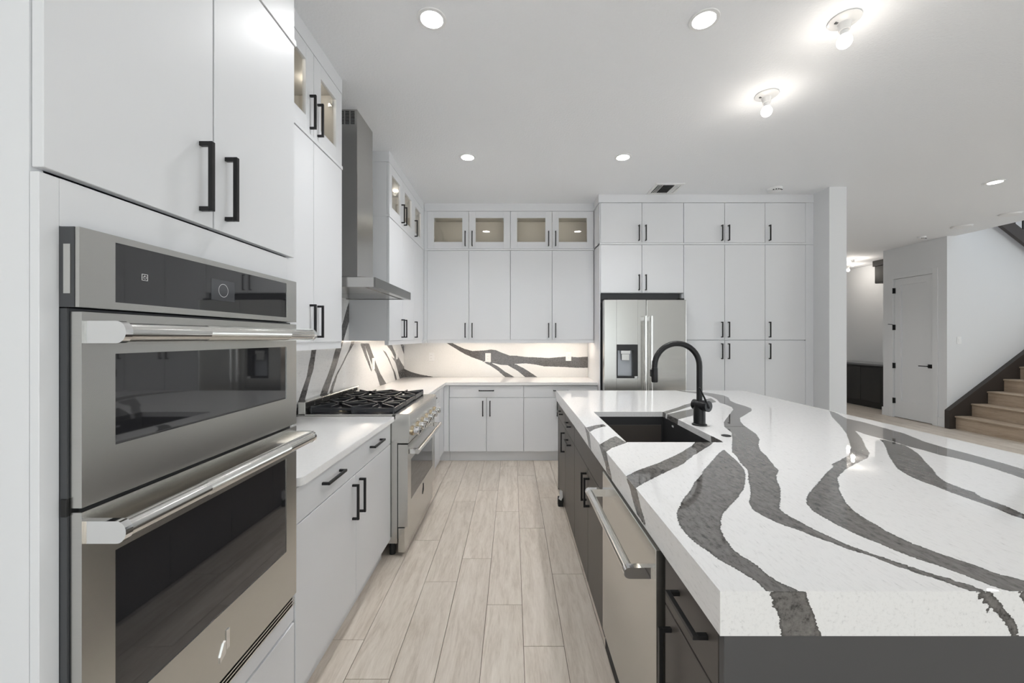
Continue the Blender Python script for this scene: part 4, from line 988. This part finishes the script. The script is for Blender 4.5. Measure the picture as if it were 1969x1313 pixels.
# ================================================================== REFRIGERATOR
fr = thing('refrigerator', 'stainless steel french-door refrigerator with water dispenser', 'refrigerator', (1.45, 4.75, 0))
obj('body', bx(1.002, 1.897, 4.44, 5.15, 0.02, 1.83), 'oven_side', fr)
for x in (1.05, 1.85):
    for y in (4.50, 5.08): obj('foot', lathe(nb(), [(0.02, 0.0), (0.02, 0.02)], (x, y, 0), 12), 'black_plain', fr)
FY, FYB = 4.35, 4.432
XM = 1.4565
def slab(x0, x1, z0, z1, name):
    bm = bx(x0, x1, FY, FYB, z0, z1, 0.008, 3)
    return obj(name, bm, 'stainless', fr)
# left door with the dispenser opening
DXa, DXb, DZa, DZb = 1.134, 1.364, 0.992, 1.360
bm = nb(); xl, xr = 1.0, XM - 0.002
box(bm, xl, DXa, FY, FYB, 0.70, 1.848, 0.002); box(bm, DXb, xr, FY, FYB, 0.70, 1.848, 0.002)
box(bm, DXa, DXb, FY, FYB, 0.70, DZa); box(bm, DXa, DXb, FY, FYB, DZb, 1.848)
ldr = obj('left_door', bm, 'stainless', fr)
bm = nb()
box(bm, DXa, DXb, FY - 0.003, FY + 0.03, DZb - 0.065, DZb, 0.001); box(bm, DXa, DXa + 0.012, FY - 0.002, FY + 0.06, DZa, DZb - 0.065); box(bm, DXb - 0.05, DXb, FY - 0.002, FY + 0.06, DZa, DZb - 0.065)
box(bm, DXa, DXb, FY - 0.004, FY + 0.06, DZa, DZa + 0.022, 0.001)
dsp = obj('dispenser', bm, 'dispenser_black', ldr)
obj('dispenser_back', bx(DXa + 0.012, DXb - 0.05, FY + 0.05, FY + 0.062, DZa + 0.022, DZb - 0.065), 'dispenser_panel', dsp)
bm = nb(); box(bm, DXa + 0.05, DXb - 0.075, FY + 0.012, FY + 0.049, DZb - 0.105, DZb - 0.066, 0.002); box(bm, DXa + 0.06, DXb - 0.085, FY + 0.02, FY + 0.03, DZb - 0.175, DZb - 0.105, 0.002)
obj('dispenser_paddle', bm, 'stainless', dsp)
obj('dispenser_sticker', bx(DXb - 0.035, DXb - 0.004, FY - 0.0048, FY - 0.0041, DZa - 0.002, DZa + 0.022), 'white_plastic', dsp)
rdr = slab(XM + 0.002, 1.8985, 0.70, 1.848, 'right_door')
fz = slab(1.0, 1.8985, 0.06, 0.694, 'freezer_drawer')
def bar_handle(door_, x, z0, z1):
    bm = nb(); cyl(bm, (x, FY - 0.062, z0), (x, FY - 0.062, z1), 0.0145, seg=20)
    h = obj('handle', bm, 'steel_bar', door_, smooth=True)
    for z in (z0 + 0.03, z1 - 0.03): obj('handle_bracket', bx(x - 0.011, x + 0.011, FY - 0.060, FY, z - 0.022, z + 0.022, 0.003), 'chrome', h)
bar_handle(ldr, XM - 0.030, 0.78, 1.668); bar_handle(rdr, XM + 0.036, 0.78, 1.668)
bm = nb(); cyl(bm, (1.06, FY - 0.062, 0.62), (1.84, FY - 0.062, 0.62), 0.0145, seg=20); h = obj('handle', bm, 'steel_bar', fz, smooth=True)
for x in (1.09, 1.81): obj('handle_bracket', bx(x - 0.02, x + 0.02, FY - 0.060, FY, 0.609, 0.631, 0.003), 'chrome', h)
for x in (1.005, 1.845): obj('hinge_cover', bx(x, x + 0.05, 4.40, 4.50, 1.849, 1.868, 0.002), 'black_plain', fr)

# ================================================================== ISLAND
IX0, IX1, IY0, IY1 = 0.421, 2.240, 0.809, 3.880
SX0, SX1, SY0_, SY1_ = 0.560, 1.040, 1.963, 2.766
IT, IBz = 0.92, 0.829
s = Slab()
s.grid(steps([IX0, SX0, SX1, IX1], 0.0085), steps([IY0, SY0_, SY1_, IY1], 0.0085), lambda u, v: (u, v, IT), V_TOP,
       skip=lambda u, v: SX0 < u < SX1 and SY0_ < v < SY1_)
s.grid(steps([IX0, IX1], 0.008), steps([IBz, IT], 0.008), lambda u, v: (u, IY0, v), V_FRONT)
s.grid(steps([IY0, IY1], 0.008), steps([IBz, IT], 0.008), lambda u, v: (IX0, u, v), V_SIDE, flip=True)
s.grid([IY0, IY1], [IBz, IT], lambda u, v: (IX1, u, v), None); s.grid([IX0, IX1], [IBz, IT], lambda u, v: (u, IY1, v), None, flip=True)
ap = 0.022     # apron returns under the slab
s.grid([IX0, IX0 + ap], [IY0, IY1], lambda u, v: (u, v, IBz), None, flip=True); s.grid([IX1 - ap, IX1], [IY0, IY1], lambda u, v: (u, v, IBz), None, flip=True)
s.grid([IX0, IX1], [IY0, IY0 + ap], lambda u, v: (u, v, IBz), None, flip=True); s.grid([IX0, IX1], [IY1 - ap, IY1], lambda u, v: (u, v, IBz), None, flip=True)
s.grid([IX0 + ap, IX1 - ap], [IBz, IT - 0.03], lambda u, v: (u, IY0 + ap, v), None, flip=True); s.grid([IX0 + ap, IX1 - ap], [IBz, IT - 0.03], lambda u, v: (u, IY1 - ap, v), None)
s.grid([IY0 + ap, IY1 - ap], [IBz, IT - 0.03], lambda u, v: (IX0 + ap, u, v), None); s.grid([IY0 + ap, IY1 - ap], [IBz, IT - 0.03], lambda u, v: (IX1 - ap, u, v), None, flip=True)
CZ = IT - 0.034
s.grid([IX0 + ap, SX0, SX1, IX1 - ap], [IY0 + ap, SY0_, SY1_, IY1 - ap], lambda u, v: (u, v, IT - 0.03), None, skip=lambda u, v: SX0 < u < SX1 and SY0_ < v < SY1_, flip=True)
VSE = [[(2.55, 0.95), (2.745, 0.95), (2.745, 0.87), (2.60, 0.87)], [(2.30, 0.95), (2.36, 0.95), (2.40, 0.87), (2.34, 0.87)]]
s.grid(steps([SY0_, SY1_], 0.01), steps([CZ, IT], 0.01), lambda u, v: (SX1, u, v), [[(2.70, .95), (2.80, .95), (2.80, .87), (2.72, .87)], [(2.50, .95), (2.67, .95), (2.69, .87), (2.52, .87)], [(1.99, .95), (2.10, .95), (2.08, .87), (1.97, .87)]], flip=True)
s.grid([SY0_, SY1_], [CZ, IT], lambda u, v: (SX0, u, v), None); s.grid([SX0, SX1], [CZ, IT], lambda u, v: (u, SY1_, v), None); s.grid([SX0, SX1], [CZ, IT], lambda u, v: (u, SY0_, v), None, flip=True)
tag(s.build('island_worktop', 'quartz_veined', base=(1.33, 2.34, IBz)), 'large thick white quartz island worktop with bold charcoal veins', 'worktop')

# ---- island cabinets
IR = Run('-X', 0.430); ID = 0.60; IZ = (0.03, 0.686, 0.826)
def island_cab(u0, u1, label, top, low):
    t = thing('island_cabinet', label, 'cabinet', tuple(IR.pt((u0 + u1) / 2, -ID / 2, 0)))
    obj('carcass', IR.box(nb(), u0 + 0.0005, u1 - 0.0005, -ID, -0.0215, 0.0, 0.8285), 'cabinet_brown', t)
    for a, b2, hs, in top:
        d = door(IR, a, b2, IZ[1], IZ[2], t, 'cabinet_brown', name='drawer_front')
        for hh in hs: pull(IR, hh, 0.775, d, 0.160, True)
    for a, b2, hu, hz, hor in low:
        door(IR, a, b2, IZ[0], IZ[1], t, 'cabinet_brown', hu=hu, hz=hz, hh=hor, L=0.165)
    return t
island_cab(3.262, 3.760, 'dark brown island cabinet with drawer and door at the far end', [(3.262, 3.740, (3.50,))], [(3.262, 3.740, 3.31, 0.565, False)])
island_cab(2.782, 3.261, 'dark brown island cabinet with horizontal pull-out handle', [(2.782, 3.261, (3.02,))], [(2.782, 3.261, 3.02, 0.640, True)])
bm = None
def sink_cab():
    t = thing('island_cabinet', 'dark brown two-door sink cabinet of the island', 'cabinet', tuple(IR.pt(2.31, -ID / 2, 0)))
    bm = nb(); u0, u1 = 1.8605, 2.7815
    IR.box(bm, u0, u0 + 0.018, -ID, -0.0215, 0, 0.8285); IR.box(bm, u1 - 0.018, u1, -ID, -0.0215, 0, 0.8285); IR.box(bm, u0 + 0.018, u1 - 0.018, -ID, -0.0215, 0.0, 0.05); IR.box(bm, u0 + 0.018, u1 - 0.018, -ID, -ID + 0.012, 0.05, 0.60)
    IR.box(bm, u0 + 0.018, u1 - 0.018, -0.040, -0.0215, 0.05, 0.8285)
    obj('carcass', bm, 'cabinet_brown', t)
    door(IR, 1.861, 2.782, IZ[1], IZ[2], t, 'cabinet_brown', name='false_front')
    door(IR, 2.283, 2.782, IZ[0], IZ[1], t, 'cabinet_brown', hu=2.328, hz=0.565, L=0.165)
    door(IR, 1.861, 2.283, IZ[0], IZ[1], t, 'cabinet_brown', hu=2.238, hz=0.565, L=0.165)
sink_cab()
island_cab(0.832, 1.128, 'narrow dark brown island cabinet with drawer at the near end', [(0.832, 1.126, (0.955,))], [(0.832, 1.126, 1.082, 0.565, False)])
# end panels and seating side
obj('island_end_panel', bx(0.430, 1.86, 0.8115, 0.831, 0.0, 0.8285, 0.001), 'panel_charcoal', None, label='charcoal end panel of the island facing the camera', cat='panel', base=(1.1, 0.82, 0))
obj('island_end_panel', bx(0.430, 1.86, 3.762, 3.782, 0.0, 0.8285), 'panel_charcoal', None, label='charcoal end panel of the island facing the refrigerator', cat='panel', base=(1.1, 3.77, 0))
t = thing('island_cabinet', 'dark brown island cabinets on the seating side under the overhang', 'cabinet', (1.45, 2.3, 0))
obj('carcass', bx(1.06, 1.838, 0.833, 3.760, 0, 0.60), 'cabinet_brown', t)
obj('carcass_top', bx(1.20, 1.838, 0.833, 3.760, 0.601, 0.8285), 'cabinet_brown', t)
for i in range(6):
    y = 0.835 + i * 0.4875
    obj('door', bx(1.8385, 1.858, y + 0.002, y + 0.4855, 0.03, 0.82, 0.001), 'cabinet_brown', t)
# ---- dishwasher
dw = thing('dishwasher', 'stainless steel dishwasher with towel-bar handle in the island', 'dishwasher', (0.7, 1.5, 0))
DWX = 0.415
obj('tub', bx(0.446, 1.02, 1.140, 1.850, 0.02, 0.822), 'black_plain', dw)
ddr = obj('door', bx(DWX, 0.445, 1.157, 1.842, 0.09, 0.818, 0.002), 'stainless', dw)
obj('toe_panel', bx(0.428, 0.445, 1.157, 1.842, 0.0, 0.085), 'black_plain', dw)
bm = nb(); cyl(bm, (0.347, 1.185, 0.738), (0.347, 1.795, 0.738), 0.016, seg=24); hb = obj('handle', bm, 'steel_bar', ddr, smooth=True)
for ya in (1.178, 1.788):
    pr = [(DWX, -0.0165), (DWX, 0.0165)] + [(0.347 - 0.0185 * math.cos(t_), 0.0165 * math.sin(t_)) for t_ in [PI / 2 - PI * k / 14 for k in range(15)]]
    obj('handle_bracket', prism(nb(), [(a, 0.738 + b2) for a, b2 in pr], lambda a, b2, h: (a, h, b2), ya, ya + 0.022), 'chrome', ddr)
# ---- sink
sk = thing('kitchen_sink', 'black undermount granite sink in the island', 'sink', (0.8, 2.36, 0.64))
bm = nb()
a0, a1, c0, c1, zt, zb = SX0 - 0.004, SX1 + 0.004, SY0_ - 0.004, SY1_ + 0.004, CZ - 0.0005, 0.655
w = 0.012
box(bm, a0 - w, a0, c0 - w, c1 + w, zb, zt); box(bm, a1, a1 + w, c0 - w, c1 + w, zb, zt)
box(bm, a0, a1, c0 - w, c0, zb, zt); box(bm, a0, a1, c1, c1 + w, zb, zt)
box(bm, a0 - w, a1 + w, c0 - w, c1 + w, zb - 0.012, zb)
obj('bowl', bm, 'sink_granite', sk)
obj('drain', lathe(nb(), [(0.045, 0.6552), (0.045, 0.658), (0.030, 0.656)], (0.8, 2.36, 0), 24), 'steel_bar', sk, smooth=True)
obj('maker_badge', bx(a1 - 0.0012, a1 - 0.0002, 2.585, 2.612, 0.850, 0.862), 'icon_grey', sk)
# ---- faucet
FX, FYc, R_ = 1.100, 2.348, 0.132
fc = thing('kitchen_faucet', 'matt black gooseneck pull-down faucet behind the sink', 'faucet', (FX, FYc, 0.92))
obj('base', lathe(nb(), [(0.041, 0.9205), (0.041, 0.927), (0.033, 0.931), (0.0325, 1.045)], (FX, FYc, 0), 32), 'black_metal', fc, smooth=True)
pts = [(FX, FYc, 1.04), (FX, FYc, 1.15), (FX, FYc, 1.265)] + [(FX - R_ + R_ * math.cos(t_), FYc, 1.268 + R_ * math.sin(t_)) for t_ in [PI * k / 20 for k in range(21)]] + [(FX - 2 * R_, FYc, 1.258)]
obj('neck', tube(nb(), pts, 0.0165, 20), 'black_metal', fc, smooth=True)
sh = obj('spray_head', lathe(nb(), [(0.0175, 1.2575), (0.0185, 1.25), (0.0185, 1.178), (0.0165, 1.172)], (FX - 2 * R_, FYc, 0), 24), 'black_metal', fc, smooth=True)
obj('spray_button', bx(FX - 2 * R_ - 0.026, FX - 2 * R_ - 0.016, FYc - 0.009, FYc + 0.009, 1.205, 1.248, 0.003), 'black_metal', sh)
vd = Vector((0.45, -0.89, 0)).normalized()
va, vb = Vector((FX, FYc, 1.038)) - vd * 0.036, Vector((FX, FYc, 1.038)) + vd * 0.062
obj('valve_body', cyl(nb(), va, vb - vd * 0.022, 0.031, seg=32), 'black_metal', fc, smooth=True)
vc = obj('valve_cap', cyl(nb(), vb - vd * 0.021, vb, 0.0315, seg=32), 'black_metal', fc, smooth=True)
obj('lever', tube(nb(), [vb + vd * 0.004 + Vector((0, 0, -0.008)), vb + vd * 0.006 + Vector((-0.030, 0, 0.050)), Vector((1.060, 2.262, 1.152))], 0.006, 10, [0.0065, 0.0055, 0.004]), 'black_metal', vc, smooth=True)
obj('air_switch', lathe(nb(), [(0.024, 0.9203), (0.024, 0.923), (0.018, 0.9245), (0.017, 0.9232)], (1.118, 2.087, 0), 28), 'black_metal', None, smooth=True, label='small round black air switch button beside the faucet', cat='button', base=(1.118, 2.087, 0.9203))
# ---- scrap by the island foot
sc_ = thing('rubber_foot', 'small black rubber foot with torn white tape at the island base', 'floor scrap', (0.402, 3.40, 0))
obj('block', bx(0.385, 0.4285, 3.375, 3.43, 0.0, 0.075, 0.006, 2), 'black_plain', sc_)
bm = nb()
prism(bm, [(0.388, 0.07), (0.41, 0.055), (0.424, 0.085), (0.42, 0.135), (0.402, 0.148), (0.394, 0.12), (0.398, 0.10)], lambda a, b2, h: (a, h, b2), 3.370, 3.374)
obj('tape', bm, 'white_plastic', sc_)

# ================================================================== CEILING FIXTURES
def downlight(x, y, label, power=48):
    t = thing('recessed_downlight', label, 'ceiling light', (x, y, CEIL - 0.006), 'recessed downlights')
    obj('trim_ring', lathe(nb(), [(0.074, 0.0055), (0.072, 0.001), (0.056, 0.0), (0.056, 0.0055)], (x, y, CEIL - 0.006), 32), 'white_plastic', t, smooth=True)
    ln = obj('lens', lathe(nb(), [(0.055, 0.0052), (0.055, 0.002)], (x, y, CEIL - 0.006), 28), 'led_white', t)
    spot((x, y, CEIL - 0.012), power, 2.35, 1.0, (0.985, 0.99, 1.0), ln, 0.05)
downlight(-0.41, 2.016, 'recessed downlight nearest the camera on the left, in front of the range hood')
downlight(0.97, 2.02, 'recessed downlight nearest the camera, right of centre above the sink')
downlight(-0.404, 3.56, 'far recessed downlight above the end of the aisle')
downlight(0.985, 3.56, 'far recessed downlight in front of the refrigerator')
downlight(5.0, 4.13, 'recessed downlight over the hall floor at the right')
downlight(5.0, 6.9, 'added downlight brightening the closet door, unseen behind the pantry wall end', 48)  # extra lamp out of view, added to light the closet door
def bulb(x, y, label, power=1.3):
    t = thing('bare_bulb_light', label, 'ceiling light', (x, y, CEIL - 0.15), 'bare bulb lampholders')
    obj('lampholder', lathe(nb(), [(0.068, CEIL - 0.0005), (0.070, CEIL - 0.006), (0.062, CEIL - 0.012), (0.030, CEIL - 0.022), (0.025, CEIL - 0.045), (0.024, CEIL - 0.056)], (x, y, 0), 36), 'porcelain', t, smooth=True)
    obj('socket_slot', bx(x - 0.048, x - 0.034, y - 0.006, y + 0.006, CEIL - 0.021, CEIL - 0.012), 'grey_slot', t)
    b_ = obj('bulb_neck', lathe(nb(), [(0.0165, CEIL - 0.057), (0.017, CEIL - 0.07), (0.022, CEIL - 0.082)], (x, y, 0), 28), 'white_plastic', t, smooth=True)
    prof = [(0.022, CEIL - 0.082)] + [(0.033 * math.cos(a), CEIL - 0.112 - 0.033 * math.sin(a)) for a in [math.radians(-40 + 130 * k / 12) for k in range(12)]] + [(0.002, CEIL - 0.145)]
    g = obj('bulb_glass', lathe(nb(), prof, (x, y, 0), 28), 'bulb_glow', t, smooth=True)
    p = point((x, y, CEIL - 0.19), power, (1.0, 0.92, 0.82), g, 0.034)
bulb(1.682, 2.02, 'nearer of two bare bulbs in porcelain holders above the island')
bulb(1.686, 2.646, 'farther of two bare bulbs in porcelain holders above the island')
bulb(7.0, 8.2, 'small bare ceiling bulb far down the hall, left of the pair', 5)
bulb(7.45, 8.85, 'small bare ceiling bulb far down the hall, right of the pair', 5)
# supply air grille
vt = thing('air_vent', 'square white ceiling air vent above the refrigerator', 'vent', (1.65, 4.31, CEIL - 0.012))
bm = nb(); vx0, vx1, vy0, vy1 = 1.50, 1.80, 4.16, 4.46
box(bm, vx0, vx1, vy0, vy0 + 0.028, CEIL - 0.010, CEIL - 0.0005); box(bm, vx0, vx1, vy1 - 0.028, vy1, CEIL - 0.010, CEIL - 0.0005)
box(bm, vx0, vx0 + 0.028, vy0 + 0.028, vy1 - 0.028, CEIL - 0.010, CEIL - 0.0005); box(bm, vx1 - 0.028, vx1, vy0 + 0.028, vy1 - 0.028, CEIL - 0.010, CEIL - 0.0005)
obj('frame', bm, 'white_plastic', vt)
obj('duct', bx(vx0 + 0.028, vx1 - 0.028, vy0 + 0.028, vy1 - 0.028, CEIL - 0.0015, CEIL - 0.0005), 'black_plain', vt)
for i in range(3):
    x = vx0 + 0.042 + i * 0.018; obj('slat', prism(nb(), [(x, CEIL - 0.010), (x + 0.006, CEIL - 0.010), (x + 0.012, CEIL - 0.002), (x + 0.006, CEIL - 0.002)], lambda a, b2, h: (a, h, b2), vy0 + 0.03, vy1 - 0.03), 'white_plastic', vt)
    x = vx1 - 0.048 - i * 0.018; obj('slat', prism(nb(), [(x, CEIL - 0.010), (x + 0.012, CEIL - 0.010), (x + 0.004, CEIL - 0.002), (x - 0.004, CEIL - 0.002)], lambda a, b2, h: (a, h, b2), vy0 + 0.03, vy1 - 0.03), 'white_plastic', vt)
for i in range(7):
    y = vy0 + 0.045 + i * 0.031; obj('slat', prism(nb(), [(y, CEIL - 0.010), (y + 0.004, CEIL - 0.010), (y + 0.010, CEIL - 0.002), (y + 0.006, CEIL - 0.002)], lambda a, b2, h: (h, a, b2), vx0 + 0.098, vx1 - 0.098), 'grey_slot', vt)
def disc(name, x, y, r, h, label, cat, dots=True):
    t = thing(name, label, cat, (x, y, CEIL - h))
    obj('base_plate', lathe(nb(), [(r, CEIL - 0.0005), (r, CEIL - h * 0.35)], (x, y, 0), 36), 'white_plastic', t, smooth=True)
    c = obj('cover', lathe(nb(), [(r * 0.96, CEIL - h * 0.36), (r * 0.9, CEIL - h * 0.8), (r * 0.7, CEIL - h)], (x, y, 0), 36), 'white_plastic', t, smooth=True)
    if dots:
        bm = nb()
        for k in range(5):
            a = math.radians(225 + 22 * k); box(bm, x + r * 0.86 * math.cos(a) - 0.006, x + r * 0.86 * math.cos(a) + 0.006, y + r * 0.86 * math.sin(a) - 0.006, y + r * 0.86 * math.sin(a) + 0.006, CEIL - h * 0.9, CEIL - h * 0.72)
        obj('vent_dots', bm, 'black_plain', c, kind='stuff')
disc('smoke_detector', 2.83, 4.30, 0.072, 0.038, 'round white smoke detector on the ceiling in front of the pantry', 'smoke detector')
disc('smoke_detector', 6.54, 6.37, 0.055, 0.040, 'small white detector with dark slots on the ceiling near the closet door', 'smoke detector')
disc('ceiling_cover', 6.50, 5.77, 0.115, 0.022, 'round white ceiling cap between the closet door and the stairs', 'ceiling cap', False)
disc('ceiling_cover', 6.48, 5.19, 0.105, 0.022, 'round white ceiling cap above the stair foot', 'ceiling cap', False)
